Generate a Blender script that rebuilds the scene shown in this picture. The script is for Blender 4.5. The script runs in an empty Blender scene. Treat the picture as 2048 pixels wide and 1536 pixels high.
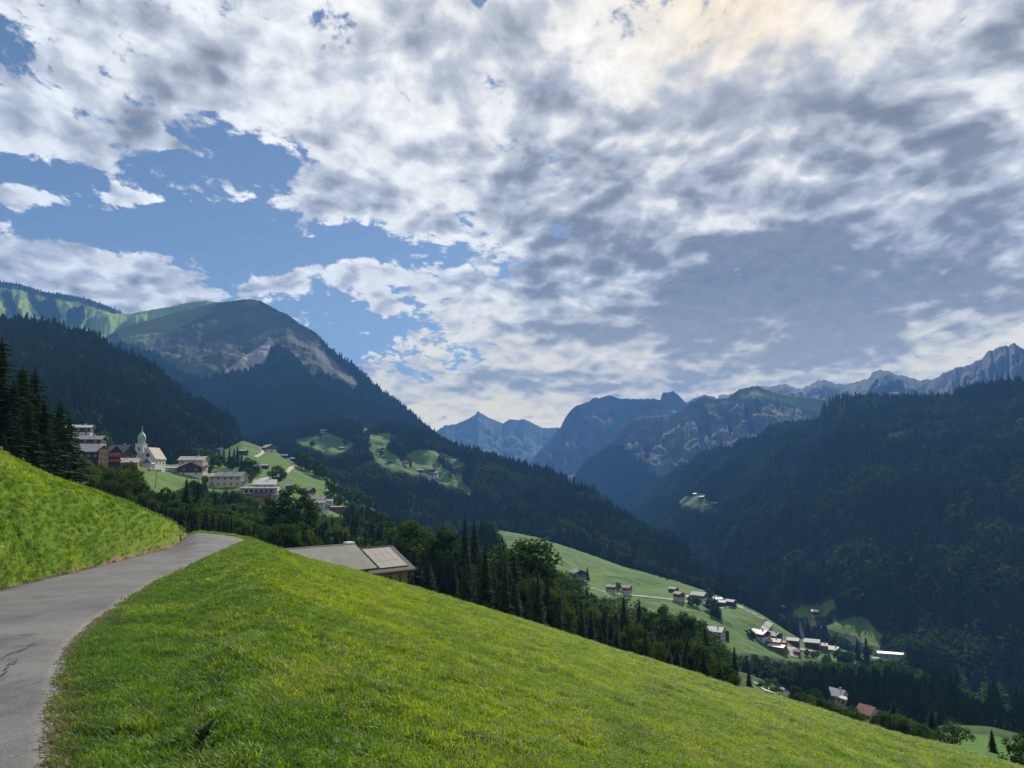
import bpy, math, random
import numpy as np
from mathutils import Vector, Matrix, Euler

random.seed(11)
RNG = np.random.default_rng(11)
PI = math.pi
SC = bpy.context.scene
COL = SC.collection
R = math.radians

# ------------------------------------------------------------------ camera
FPX = 1024 / math.tan(R(34.0))          # focal length in pixels of the 2048 wide photograph
PITCH = R(6.8)
cam_d = bpy.data.cameras.new('camera')
cam_d.sensor_fit = 'HORIZONTAL'
cam_d.angle = R(68.0)
cam_d.clip_start = 0.1
cam_d.clip_end = 80000
cam = bpy.data.objects.new('camera', cam_d)
COL.objects.link(cam)
cam.location = (0, 0, 0)
cam.rotation_euler = (PI / 2 + PITCH, 0, 0)
SC.camera = cam

def ray(u, v):
    """pixel of the photograph -> azimuth (from +Y towards +X) and tangent of elevation"""
    x = (u - 1024) / FPX; yu = -(v - 768) / FPX
    X = x; Y = math.cos(PITCH) - yu * math.sin(PITCH); Z = math.sin(PITCH) + yu * math.cos(PITCH)
    h = math.hypot(X, Y)
    return math.atan2(X, Y), Z / h

def at(u, v, D):
    a, t = ray(u, v)
    return Vector((D * math.sin(a), D * math.cos(a), D * t))

def to_px(x, y, z):
    """world points (arrays) -> pixels of the photograph"""
    c, s = math.cos(PITCH), math.sin(PITCH)
    f = y * c + z * s; up = -y * s + z * c
    f = np.where(f < 1e-3, 1e-3, f)
    return 1024 + FPX * x / f, 768 - FPX * up / f

# ------------------------------------------------------------------ light and sky
SUN_AZ, SUN_EL = R(17.5), R(33.0)
SC.view_settings.view_transform = 'Standard'
SC.view_settings.look = 'None'
SC.view_settings.exposure = 0.80
SC.view_settings.gamma = 1.0
SC.view_settings.use_curve_mapping = False
SC.cycles.max_bounces = 6
SC.cycles.diffuse_bounces = 2
SC.cycles.glossy_bounces = 2
SC.cycles.transmission_bounces = 3
SC.cycles.transparent_max_bounces = 6
SC.cycles.volume_bounces = 0
SC.cycles.sample_clamp_indirect = 4.0

sd = bpy.data.lights.new('sun', 'SUN')
sd.energy = 4.4
sd.angle = R(1.0)
sd.color = (1.0, 0.93, 0.80)
sun = bpy.data.objects.new('sun', sd)
COL.objects.link(sun)
sun_dir = Vector((math.sin(SUN_AZ) * math.cos(SUN_EL), math.cos(SUN_AZ) * math.cos(SUN_EL), math.sin(SUN_EL)))
sun.rotation_euler = (-sun_dir).to_track_quat('-Z', 'Y').to_euler()

class NT:
    """small helper to write node trees as expressions"""
    def __init__(s, tree): s.t = tree; s.n = tree.nodes; s.l = tree.links
    def node(s, typ, **kw):
        n = s.n.new(typ)
        for k, v in kw.items(): setattr(n, k, v)
        return n
    def put(s, sock, val):
        if hasattr(val, 'is_output'): s.l.new(val, sock)
        elif val is not None: sock.default_value = val
    def m(s, op, a, b=None, c=None, clamp=False):
        n = s.n.new('ShaderNodeMath'); n.operation = op; n.use_clamp = clamp
        s.put(n.inputs[0], a)
        if b is not None: s.put(n.inputs[1], b)
        if c is not None: s.put(n.inputs[2], c)
        return n.outputs[0]
    def v(s, op, a, b=None, out=0):
        n = s.n.new('ShaderNodeVectorMath'); n.operation = op
        s.put(n.inputs[0], a)
        if b is not None: s.put(n.inputs[1], b)
        return n.outputs[out]
    def xyz(s, x, y, z):
        n = s.n.new('ShaderNodeCombineXYZ')
        for i, q in enumerate((x, y, z)): s.put(n.inputs[i], q)
        return n.outputs[0]
    def sep(s, a):
        n = s.n.new('ShaderNodeSeparateXYZ'); s.put(n.inputs[0], a); return n.outputs
    def noise(s, vec, scale, detail=4, rough=0.5, dist=0.0, dim='3D', out=0, lac=2.0):
        n = s.n.new('ShaderNodeTexNoise'); n.noise_dimensions = dim
        s.put(n.inputs['Vector'], vec)
        n.inputs['Scale'].default_value = scale; n.inputs['Detail'].default_value = detail
        n.inputs['Roughness'].default_value = rough; n.inputs['Distortion'].default_value = dist
        n.inputs['Lacunarity'].default_value = lac
        return n.outputs[out]
    def ss(s, x, a, b, c=0.0, d=1.0):
        n = s.n.new('ShaderNodeMapRange'); n.interpolation_type = 'SMOOTHSTEP'
        s.put(n.inputs[0], x)
        for i, q in enumerate((a, b, c, d)): s.put(n.inputs[1 + i], q)
        return n.outputs[0]
    def mix(s, f, a, b, typ='MIX'):
        n = s.n.new('ShaderNodeMix'); n.data_type = 'RGBA'; n.blend_type = typ
        s.put(n.inputs[0], f)
        for i, q in ((6, a), (7, b)):
            s.put(n.inputs[i], q if hasattr(q, 'is_output') else (*q, 1.0)[:4])
        return n.outputs[2]

def build_world():
    w = bpy.data.worlds.new('World'); SC.world = w; w.use_nodes = True
    w.node_tree.nodes.clear()
    n = NT(w.node_tree)
    tc = n.node('ShaderNodeTexCoord')
    d = tc.outputs['Generated']
    sx, sy, sz = n.sep(d)
    az = n.m('ARCTAN2', sx, sy)
    el = n.m('ARCSINE', sz)
    chart = n.xyz(az, el, 0.0)
    zc = n.m('ADD', n.m('MAXIMUM', sz, 0.0), 0.27)
    px = n.m('DIVIDE', sx, zc); py = n.m('DIVIDE', sy, zc)
    p = n.xyz(px, py, 0.0)
    # wobble the chart so that the large cloud banks get ragged outlines
    wob = n.noise(p, 3.6, 6, 0.62, out=1)
    chart_w = n.v('ADD', chart, n.v('MULTIPLY', n.v('SUBTRACT', wob, (0.5, 0.5, 0.5)), (0.19, 0.10, 0.0)))
    chart_s = n.v('ADD', chart, n.v('MULTIPLY', n.v('SUBTRACT', wob, (0.5, 0.5, 0.5)), (0.09, 0.035, 0.0)))
    def blobs(lst, start):
        acc = None
        for (u, v, ru, rv, amp) in lst:
            a, t = ray(u, v); e = math.atan(t)
            q = n.v('MULTIPLY', n.v('SUBTRACT', chart_w if rv > 44 else chart_s, (a, e, 0)), (FPX / ru, FPX / rv, 0))
            g = n.m('EXPONENT', n.m('MULTIPLY', n.v('DOT_PRODUCT', q, q, out=1), -1.0))
            acc = n.m('MULTIPLY_ADD', g, amp, start if acc is None else acc)
        return acc
    # amounts of cloud (+) and of open blue (-)
    cov = blobs([(330, 310, 200, 42, -.62), (230, 455, 330, 66, -.56), (520, 500, 380, 50, -.66), (650, 640, 220, 75, -.50),
                 (480, 330, 130, 80, -.40), (15, 85, 70, 50, -.28), (60, 330, 200, 18, -.3), (200, 270, 120, 22, .3), (110, 355, 190, 22, -.30), (890, 440, 70, 60, -.35), (1040, 280, 90, 60, -.06),
                 (1720, 130, 80, 40, -.2), (700, 735, 110, 55, -.35), (880, 520, 120, 40, -.2), (820, 215, 60, 60, -.1), (660, 190, 50, 20, -.1),
                 (380, 120, 520, 130, .34), (690, 400, 300, 42, .52), (780, 330, 260, 80, .22), (110, 275, 150, 34, .62), (55, 405, 90, 18, .85), (130, 500, 140, 26, .75),
                 (238, 402, 34, 30, .8), (290, 403, 30, 12, .7), (330, 285, 60, 12, .5), (265, 465, 30, 12, .6), (720, 545, 140, 26, .75), (752, 606, 44, 20, .7), (565, 572, 46, 20, .7), (230, 575, 210, 30, .6),
                 (120, 600, 200, 26, .4), (380, 553, 60, 10, .4), (1500, 450, 600, 330, .42), (1250, 700, 450, 110, .25), (900, 790, 260, 60, .3), (1250, 130, 460, 130, .24), (1900, 220, 380, 260, .34), (1150, 620, 260, 120, .14)], 0.04)
    dark = blobs([(1560, 480, 280, 140, .50), (1350, 545, 180, 70, .30), (1680, 620, 330, 90, .40), (1390, 655, 190, 40, .34), (1310, 250, 130, 34, .42),
                  (1420, 160, 70, 35, .30), (1075, 175, 60, 40, .36), (1230, 65, 70, 40, .28), (1980, 380, 90, 110, .22), (1900, 240, 100, 50, .12), (575, 110, 120, 38, .26), (570, 240, 95, 26, .24),
                  (880, 105, 110, 36, .26), (720, 30, 260, 50, .14), (1110, 470, 70, 34, .36), (1180, 430, 60, 26, .3), (1060, 590, 90, 26, .36), (1080, 660, 130, 22, .36),
                  (1260, 765, 260, 30, .42), (1050, 710, 110, 14, .3), (1700, 705, 260, 34, .30), (1950, 560, 160, 40, .22), (200, 140, 260, 90, .10), (1650, 190, 80, 40, .24), (1850, 110, 150, 60, .16),
                  (1480, 20, 260, 110, -.20), (1780, 230, 200, 60, -.14), (1250, 420, 160, 60, -.12), (1470, 452, 55, 20, -.75), (1790, 350, 60, 60, -.40), (1330, 480, 60, 60, -.26), (1950, 690, 100, 30, -.35), (1100, 800, 200, 40, -.12), (1520, 330, 60, 34, -.3)], 0.0)
    warp = n.v('MULTIPLY', n.v('SUBTRACT', n.noise(p, 3.0, 3, .5, out=1), (.5, .5, .5)), (.16, .16, 0))
    q = n.v('ADD', n.v('MULTIPLY', p, (1.25, 1.0, 1.0)), warp)
    def puff(vec, scale, detail):
        t_ = n.node('ShaderNodeTexVoronoi', feature='F1'); n.put(t_.inputs['Vector'], vec)
        t_.inputs['Scale'].default_value = scale; t_.inputs['Detail'].default_value = detail; t_.inputs['Roughness'].default_value = .55
        t_.normalize = True
        return n.m('SUBTRACT', .34, t_.outputs['Distance'])
    n0 = n.noise(n.v('ADD', q, (3.7, 5.2, 1.0)), 2.2, 3, 0.5)
    n1 = n.noise(q, 7.5, 10, 0.64)
    n2 = n.noise(n.v('ADD', q, (7.3, 2.1, 4.0)), 25.0, 6, 0.62)
    n3 = n.noise(n.v('ADD', p, (1.3, 9.1, 2.0)), 4.8, 6, 0.55, 0.2)
    off = (math.sin(SUN_AZ) * .045, math.cos(SUN_AZ) * .045, 0)
    v1 = puff(q, 9.0, 2.0)
    v1o = puff(n.v('ADD', q, off), 9.0, 1.0)
    dens = n.m('ADD', n.m('ADD', n.m('MULTIPLY_ADD', n.m('SUBTRACT', n1, .5), 1.35, cov), n.m('MULTIPLY', n.m('SUBTRACT', n2, .5), 1.15)), n.m('MULTIPLY_ADD', n.m('SUBTRACT', n0, .5), 1.0, n.m('MULTIPLY', v1, 1.45)))
    alpha = n.ss(dens, -.09, .16)
    relief = n.m('SUBTRACT', v1o, v1)
    thick = n.m('ADD', n.m('ADD', n.m('MULTIPLY', dens, .30), dark), n.m('MULTIPLY', n.m('SUBTRACT', n3, .5), 2.1))
    thick = n.m('ADD', n.m('MULTIPLY_ADD', relief, 1.5, thick), n.m('MULTIPLY', n.m('SUBTRACT', n1, .5), 1.0))
    tk = n.ss(thick, -.25, .84)
    # cloud colours: lit edges, grey undersides; warmer close to the sun
    sdv = n.v('DOT_PRODUCT', d, tuple(sun_dir), out=1)
    ang = n.m('ARCCOSINE', n.m('MINIMUM', sdv, 1.0))
    glow = n.m('EXPONENT', n.m('MULTIPLY', n.m('POWER', n.m('DIVIDE', ang, R(7)), 2.0), -1.0))
    tk = n.m('MULTIPLY', tk, n.m('MULTIPLY_ADD', glow, -.65, 1.0))
    wide = n.m('EXPONENT', n.m('MULTIPLY', n.m('POWER', n.m('DIVIDE', ang, R(38)), 2.0), -1.0))
    lit = n.mix(wide, (.58, .60, .62), (.66, .64, .585))
    lit = n.mix(glow, lit, (.66, .56, .41))
    mid = n.mix(wide, (.355, .375, .415), (.36, .365, .385))
    drk = (.155, .160, .172)
    c = n.mix(n.ss(tk, 0.0, .5), lit, mid)
    c = n.mix(n.ss(tk, .42, 1.0), c, drk)
    tex = n.m('ADD', n.m('MULTIPLY_ADD', n.m('SUBTRACT', n2, .5), .75, 1.0), n.m('MULTIPLY_ADD', relief, -.35, n.m('MULTIPLY', n.m('SUBTRACT', n1, .5), .45)))
    c = n.v('SCALE', c, None); c.node.inputs['Scale'].default_value = 1.0; n.l.new(tex, c.node.inputs['Scale'])
    # pale warm cloud low over the horizon
    low = n.ss(el, R(3), R(15), 1.0, 0.0)
    warm = n.m('MULTIPLY', low, n.ss(az, R(-26), R(-6), 0.3, 1.0))
    c = n.mix(n.m('MULTIPLY', warm, n.m('SUBTRACT', 1.0, n.m('MULTIPLY', tk, .75))), c, (1.12, .93, .52))
    sky = n.node('ShaderNodeTexSky', sky_type='NISHITA', sun_disc=False)
    sky.sun_elevation = SUN_EL; sky.sun_rotation = SUN_AZ; sky.altitude = 1200; sky.air_density = 1.0; sky.dust_density = 0.3; sky.ozone_density = 1.2
    b1 = n.node('ShaderNodeBackground'); b1.inputs['Strength'].default_value = 0.05
    n.l.new(sky.outputs[0], b1.inputs['Color'])
    b2 = n.node('ShaderNodeBackground'); b2.inputs['Strength'].default_value = 1.0
    n.l.new(c, b2.inputs['Color'])
    mx = n.node('ShaderNodeMixShader')
    n.put(mx.inputs[0], alpha); n.l.new(b1.outputs[0], mx.inputs[1]); n.l.new(b2.outputs[0], mx.inputs[2])
    o = n.node('ShaderNodeOutputWorld'); n.l.new(mx.outputs[0], o.inputs['Surface'])
    w.cycles.sampling_method = 'MANUAL'; w.cycles.sample_map_resolution = 512
build_world()

# ------------------------------------------------------------------ numpy noise
def _hash(ix, iy, seed):
    h = (ix.astype(np.int64) * 374761393 + iy.astype(np.int64) * 668265263 + seed * 982451653) & 0xffffffff
    h = ((h ^ (h >> 13)) * 1274126177) & 0xffffffff
    h = h ^ (h >> 16)
    return h.astype(np.float64) / 4294967296.0 * 2 * PI
def perlin(x, y, seed=0):
    x = np.asarray(x, float); y = np.asarray(y, float)
    ix = np.floor(x); iy = np.floor(y); fx = x - ix; fy = y - iy
    def g(dx, dy):
        a = _hash(ix + dx, iy + dy, seed)
        return np.cos(a) * (fx - dx) + np.sin(a) * (fy - dy)
    sx = fx * fx * fx * (fx * (fx * 6 - 15) + 10); sy = fy * fy * fy * (fy * (fy * 6 - 15) + 10)
    a = g(0, 0) + sx * (g(1, 0) - g(0, 0)); b = g(0, 1) + sx * (g(1, 1) - g(0, 1))
    return (a + sy * (b - a)) * 1.5
def fbm(x, y, seed=0, octv=5, gain=.5):
    s = 0; a = 1.0
    for o in range(octv):
        s = s + a * perlin(np.asarray(x) * 2 ** o + o * 17.3, np.asarray(y) * 2 ** o - o * 9.1, seed + o); a *= gain
    return s
def sstep(x, a, b):
    t = np.clip((np.asarray(x, float) - a) / (b - a), 0, 1); return t * t * (3 - 2 * t)
def in_poly(u, v, poly):
    inside = np.zeros(np.shape(u), bool); n = len(poly)
    for i in range(n):
        x1, y1 = poly[i]; x2, y2 = poly[(i + 1) % n]
        if y1 == y2: continue
        c = ((y1 > v) != (y2 > v)) & (u < (x2 - x1) * (v - y1) / (y2 - y1) + x1)
        inside ^= c
    return inside

# ------------------------------------------------------------------ object helpers
def mesh_obj(name, verts, faces, mat=None, parent=None, smooth=False, link=True):
    me = bpy.data.meshes.new(name)
    if isinstance(verts, np.ndarray) and isinstance(faces, np.ndarray):
        nv, nf, k = len(verts), len(faces), faces.shape[1]
        me.vertices.add(nv); me.vertices.foreach_set('co', verts.astype(np.float32).ravel())
        me.loops.add(nf * k); me.loops.foreach_set('vertex_index', faces.astype(np.int32).ravel())
        me.polygons.add(nf); me.polygons.foreach_set('loop_start', np.arange(0, nf * k, k, dtype=np.int32))
        me.update(calc_edges=True)
    else:
        me.from_pydata([tuple(q) for q in verts], [], [tuple(f) for f in faces]); me.update()
    me.polygons.foreach_set('use_smooth', [smooth] * len(me.polygons))
    if mat is not None:
        for q in (mat if isinstance(mat, (list, tuple)) else [mat]): me.materials.append(q)
    o = bpy.data.objects.new(name, me)
    if link: COL.objects.link(o)
    if parent is not None: o.parent = parent
    return o
def link_mesh(name, me, parent=None, loc=(0, 0, 0), rot=(0, 0, 0), scale=(1, 1, 1)):
    o = bpy.data.objects.new(name, me); COL.objects.link(o)
    if parent is not None: o.parent = parent
    o.location = loc; o.rotation_euler = rot; o.scale = scale
    return o
def tag(o, label=None, cat=None, group=None, kind=None):
    for k, q in (('label', label), ('category', cat), ('group', group), ('kind', kind)):
        if q: o[k] = q
    return o
def empty(name, loc, rz=0.0, label=None, cat=None, group=None):
    o = bpy.data.objects.new(name, None); COL.objects.link(o)
    o.empty_display_size = 0.5; o.location = loc; o.rotation_euler = (0, 0, rz)
    return tag(o, label, cat, group)

class MB:
    """collects simple solids into one mesh"""
    def __init__(s): s.v = []; s.f = []
    def add(s, vs, fs):
        k = len(s.v); s.v += [tuple(q) for q in vs]; s.f += [tuple(i + k for i in f) for f in fs]; return s
    def box(s, x0, x1, y0, y1, z0, z1):
        return s.add([(x0, y0, z0), (x1, y0, z0), (x1, y1, z0), (x0, y1, z0), (x0, y0, z1), (x1, y0, z1), (x1, y1, z1), (x0, y1, z1)],
                     [(0, 3, 2, 1), (4, 5, 6, 7), (0, 1, 5, 4), (1, 2, 6, 5), (2, 3, 7, 6), (3, 0, 4, 7)])
    def hexa(s, a, b):
        """solid between two quads a (bottom) and b (top)"""
        return s.add(list(a) + list(b), [(0, 3, 2, 1), (4, 5, 6, 7), (0, 1, 5, 4), (1, 2, 6, 5), (2, 3, 7, 6), (3, 0, 4, 7)])
    def prism(s, poly, axis, a, b):
        n = len(poly)
        def P(p, t): return (t, p[0], p[1]) if axis == 'x' else ((p[0], t, p[1]) if axis == 'y' else (p[0], p[1], t))
        vs = [P(p, a) for p in poly] + [P(p, b) for p in poly]
        fs = [tuple(range(n - 1, -1, -1)), tuple(range(n, 2 * n))] + [(i, (i + 1) % n, n + (i + 1) % n, n + i) for i in range(n)]
        return s.add(vs, fs)
    def lathe(s, prof, cx=0, cy=0, n=12):
        vs = []; fs = []
        for (r, z) in prof:
            for k in range(n): vs.append((cx + r * math.cos(2 * PI * k / n), cy + r * math.sin(2 * PI * k / n), z))
        for i in range(len(prof) - 1):
            for k in range(n):
                k2 = (k + 1) % n; fs.append((i * n + k, i * n + k2, (i + 1) * n + k2, (i + 1) * n + k))
        fs.append(tuple(range(n - 1, -1, -1))); fs.append(tuple((len(prof) - 1) * n + k for k in range(n)))
        return s.add(vs, fs)
    def tube(s, pts, rad, n=6):
        vs = []; fs = []
        for i, q in enumerate(pts):
            q = Vector(q)
            d = (Vector(pts[min(i + 1, len(pts) - 1)]) - Vector(pts[max(i - 1, 0)])).normalized()
            a = d.orthogonal().normalized(); b = d.cross(a)
            for k in range(n):
                t = 2 * PI * k / n; vs.append(q + (a * math.cos(t) + b * math.sin(t)) * rad[i])
        for i in range(len(pts) - 1):
            for k in range(n):
                k2 = (k + 1) % n; fs.append((i * n + k, i * n + k2, (i + 1) * n + k2, (i + 1) * n + k))
        fs.append(tuple(range(n - 1, -1, -1))); fs.append(tuple((len(pts) - 1) * n + k for k in range(n)))
        return s.add(vs, fs)
    def build(s, name, mat, parent=None, smooth=False, link=True):
        return mesh_obj(name, s.v, s.f, mat, parent, smooth, link)

# ------------------------------------------------------------------ materials
def mat_new(name):
    m = bpy.data.materials.new(name); m.use_nodes = True; m.node_tree.nodes.clear()
    return m, NT(m.node_tree)
def finish(n, col, rough=.8, spec=.3, bump=None, bstr=.4, bdist=.02, transl=None, tcol=None, metal=0.0):
    b = n.node('ShaderNodeBsdfPrincipled')
    n.put(b.inputs['Base Color'], col if hasattr(col, 'is_output') else (*col, 1.0))
    n.put(b.inputs['Roughness'], rough); b.inputs['Specular IOR Level'].default_value = spec; b.inputs['Metallic'].default_value = metal
    if bump is not None:
        bm = n.node('ShaderNodeBump'); bm.inputs['Strength'].default_value = bstr; bm.inputs['Distance'].default_value = bdist
        n.put(bm.inputs['Height'], bump); n.l.new(bm.outputs[0], b.inputs['Normal'])
    o = n.node('ShaderNodeOutputMaterial')
    if transl:
        t = n.node('ShaderNodeBsdfTranslucent'); n.put(t.inputs['Color'], tcol if tcol is not None else col)
        mx = n.node('ShaderNodeMixShader'); mx.inputs[0].default_value = transl
        n.l.new(b.outputs[0], mx.inputs[1]); n.l.new(t.outputs[0], mx.inputs[2]); n.l.new(mx.outputs[0], o.inputs['Surface'])
    else:
        n.l.new(b.outputs[0], o.inputs['Surface'])
def plain(name, col, rough=.8, spec=.3, var=.25, scale=1.5, metal=0.0, bump=0.0, stretch=(1, 1, 1)):
    """a painted / natural surface with blotchy variation of its own colour"""
    m, n = mat_new(name)
    tc = n.node('ShaderNodeTexCoord')
    vec = n.v('MULTIPLY', tc.outputs['Object'], stretch)
    a = n.noise(vec, scale, 5, .6)
    c = n.mix(n.ss(a, .3, .7), tuple(q * (1 - var) for q in col), tuple(min(1, q * (1 + var * .7)) for q in col))
    finish(n, c, rough, spec, a if bump else None, bump, .05, metal=metal)
    return m
def leaf_mat(name, ca, cb, transl=.3, tc=None, rough=.6, spec=.2):
    m, n = mat_new(name)
    oi = n.node('ShaderNodeObjectInfo')
    g = n.node('ShaderNodeNewGeometry')
    a = n.noise(g.outputs['Position'], .55, 3, .6)
    f = n.m('ADD', n.m('MULTIPLY', oi.outputs['Random'], .6), n.m('MULTIPLY', n.ss(a, .3, .7), .4))
    c = n.mix(f, ca, cb)
    finish(n, c, rough, spec, transl=transl, tcol=n.mix(1.0, c, tc or (1.5, 1.6, .6), 'MULTIPLY'))
    return m

# ------------------------------------------------------------------ ground materials
def terrain_mat(name, base, layers, bscale=.02, fine=.25, bump=.6):
    """base: (dark, light) ground colours, layers: (vertex mask, colour a, colour b, noise scale)"""
    m, n = mat_new(name)
    g = n.node('ShaderNodeNewGeometry'); pos = g.outputs['Position']
    a = n.noise(pos, bscale, 6, .65)
    f = n.noise(pos, fine, 4, .6)
    c = n.mix(n.ss(n.m('ADD', n.m('MULTIPLY', a, .6), n.m('MULTIPLY', f, .4)), .35, .65), *base)
    brk = n.m('MULTIPLY', n.m('SUBTRACT', n.noise(pos, bscale * 4, 5, .7), .5), .9)
    for (att, ca, cb, sc) in layers:
        at_ = n.node('ShaderNodeAttribute'); at_.attribute_name = att
        k = n.ss(n.m('ADD', at_.outputs['Fac'], n.m('MULTIPLY', brk, n.m('MULTIPLY', n.m('MULTIPLY', at_.outputs['Fac'], n.m('SUBTRACT', 1.0, at_.outputs['Fac'])), 4.0))), .35, .65)
        q = n.noise(n.v('MULTIPLY', pos, (1, 1, 1.6)), sc, 6, .62)
        lc = n.mix(n.ss(n.m('ADD', n.m('MULTIPLY', q, .65), n.m('MULTIPLY', f, .35)), .36, .64), ca, cb)
        c = n.mix(k, c, lc)
    finish(n, c, .95, .1, n.m('ADD', a, f), bump, 2.0)
    return m

LAYERS = {}
class Layer:
    """One hillside: a crest line and a foot line in world space with ground between them, a back slope
    behind the crest and a skirt under the foot.  z may hold ribs and hollows."""
    def __init__(s, name, top, bot, nu, nt, p=1.0, amp=0, scale=200, seed=0, rib=0, ribw=120, jit=0, jitf=60, back=(600, .7), skirt=(80, 60), bumps=(), tpow=1.0):
        T = [ray(u, v) + (D,) for u, v, D in top]; B = [ray(u, v) + (D,) for u, v, D in bot]
        ta, tt, tD = map(np.array, zip(*T)); ba, bt, bD = map(np.array, zip(*B))
        s.name = name
        az = np.linspace(min(ta[0], ba[0]), max(ta[-1], ba[-1]), nu)
        te1 = np.interp(az, ta, tt); D1 = np.interp(az, ta, tD)
        te0 = np.interp(az, ba, bt); D0 = np.interp(az, ba, bD)
        if jit: te1 = te1 + jit / FPX * fbm(az * jitf, az * 0 + seed, seed, 4, .6)
        t = np.linspace(0, 1, nt) ** tpow
        A, Tt = np.meshgrid(az, t, indexing='ij')
        D = D1[:, None] + (D0 - D1)[:, None] * Tt
        z1 = te1 * D1; z0 = te0 * D0
        Z = z1[:, None] + (z0 - z1)[:, None] * Tt ** p
        X = D * np.sin(A); Y = D * np.cos(A)
        win = sstep(Tt, 0, .22) * (1 - .9 * sstep(Tt, .9, 1))
        if amp: Z = Z + amp * fbm(X / scale, Y / scale, seed, 5) * win
        if rib:
            Dm = D.mean()
            q = A * Dm / ribw
            r_ = np.abs(perlin(q + .7 * perlin(X / 300, Y / 300, seed + 9), Tt * 1.3, seed + 3)) + .5 * np.abs(perlin(q * 2.3, Tt * 2.2, seed + 4)) + .3 * np.abs(perlin(q * 5.1, Tt * 4, seed + 5))
            Z = Z + rib * (np.minimum(r_, .66) - .66) * win * np.minimum(1, Tt * 6)
        for (u, v, ru, rv, h) in bumps:
            a_, e_ = ray(u, v)
            Z = Z + h * np.exp(-((A - a_) * FPX / ru) ** 2 - ((Z / D - e_) * FPX / rv) ** 2)
        s.az, s.D, s.Z = az, D, Z
        # back slope and skirt
        bk = np.array([1.0, .55, .25, .1, .03])
        Db = D1[:, None] + bk[None] * back[0]; Zb = z1[:, None] - (bk[None] * back[0]) * back[1] * (.4 + .6 * bk[None])
        Ds = D0[:, None] - skirt[0]; Zs = Z[:, -1:] - skirt[1]
        s.nb = len(bk)
        DD = np.concatenate([Db, D, np.maximum(Ds, 20)], 1); ZZ = np.concatenate([Zb, Z, Zs], 1)
        s.XX = DD * np.sin(az)[:, None]; s.YY = DD * np.cos(az)[:, None]; s.ZZ = ZZ
        s.masks = {}
        LAYERS[name] = s
    def px(s): return to_px(s.XX, s.YY, s.ZZ)
    def mask(s, att, polys, blur=1, dmin=0):
        U, V = s.px(); m = np.zeros(U.shape)
        for p in polys: m = np.maximum(m, in_poly(U, V, p).astype(float))
        m[:, :s.nb - 1] = 0
        for _ in range(blur):
            q = np.pad(m, 1, mode='edge')
            m = sum(q[i:i + m.shape[0], j:j + m.shape[1]] for i in range(3) for j in range(3)) / 9
        s.masks[att] = np.maximum(s.masks.get(att, 0), m)
        return m
    def build(s, mat, obj_name, kind='structure', label=None):
        nu, nv = s.XX.shape
        v = np.stack([s.XX, s.YY, s.ZZ], -1).reshape(-1, 3)
        i = np.arange(nu * nv).reshape(nu, nv)
        f = np.stack([i[:-1, :-1], i[:-1, 1:], i[1:, 1:], i[1:, :-1]], -1).reshape(-1, 4)
        o = mesh_obj(obj_name, v, f, mat, smooth=True)
        for k, m in s.masks.items():
            a = o.data.attributes.new(k, 'FLOAT', 'POINT'); a.data.foreach_set('value', m.astype(np.float32).ravel())
        tag(o, label, None, None, kind)
        s.obj = o
        return o
    def hit(s, u, v, far=False):
        """where the sight line through a pixel meets this hillside"""
        a, e = ray(u, v)
        k = np.clip(np.interp(a, s.az, np.arange(len(s.az))), 0, len(s.az) - 1.001); i = int(k); w = k - i
        D = s.D[i] * (1 - w) + s.D[i + 1] * w; Z = s.Z[i] * (1 - w) + s.Z[i + 1] * w
        te = Z / D
        idx = range(len(D) - 1, -1, -1)
        for j in idx:
            if te[j] >= e:
                if j == len(D) - 1: d = D[j]
                else:
                    q = (e - te[j + 1]) / (te[j] - te[j + 1] + 1e-9); d = D[j + 1] + (D[j] - D[j + 1]) * q
                return Vector((d * math.sin(a), d * math.cos(a), float(np.interp(-d, -D, Z))))
        j = int(np.argmax(te)); d = D[j]
        return Vector((d * math.sin(a), d * math.cos(a), Z[j]))
    def zat(s, x, y):
        a = math.atan2(x, y); d = math.hypot(x, y)
        k = np.clip(np.interp(a, s.az, np.arange(len(s.az))), 0, len(s.az) - 1.001); i = int(k); w = k - i
        D = s.D[i] * (1 - w) + s.D[i + 1] * w; Z = s.Z[i] * (1 - w) + s.Z[i + 1] * w
        return float(np.interp(-d, -D, Z))
    def sample(s, n, dens):
        """n random points on the front of the hillside, dens = per-vertex weight"""
        nb = s.nb
        X, Y, Z, W = s.XX[:, nb:-1], s.YY[:, nb:-1], s.ZZ[:, nb:-1], dens[:, nb:-1]
        P = np.stack([X, Y, Z], -1)
        a = P[1:, :-1] - P[:-1, :-1]; b = P[:-1, 1:] - P[:-1, :-1]
        w = np.linalg.norm(np.cross(a, b), axis=-1) * np.minimum(np.minimum(W[:-1, :-1], W[1:, :-1]), np.minimum(W[:-1, 1:], W[1:, 1:]))
        pr = (w / w.sum()).ravel()
        c = RNG.choice(len(pr), n, p=pr); i, j = np.unravel_index(c, w.shape)
        f, g = RNG.random(n)[:, None], RNG.random(n)[:, None]
        return P[i, j] * (1 - f) * (1 - g) + P[i + 1, j] * f * (1 - g) + P[i, j + 1] * (1 - f) * g + P[i + 1, j + 1] * f * g

def L3(pts, D): return [(u, v, D) for u, v in pts]
def LD(pts, Ds):
    """crest pixels with distance given at a few columns"""
    us = [q[0] for q in Ds]; ds = [q[1] for q in Ds]
    return [(u, v, float(np.interp(u, us, ds))) for u, v in pts]

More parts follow.
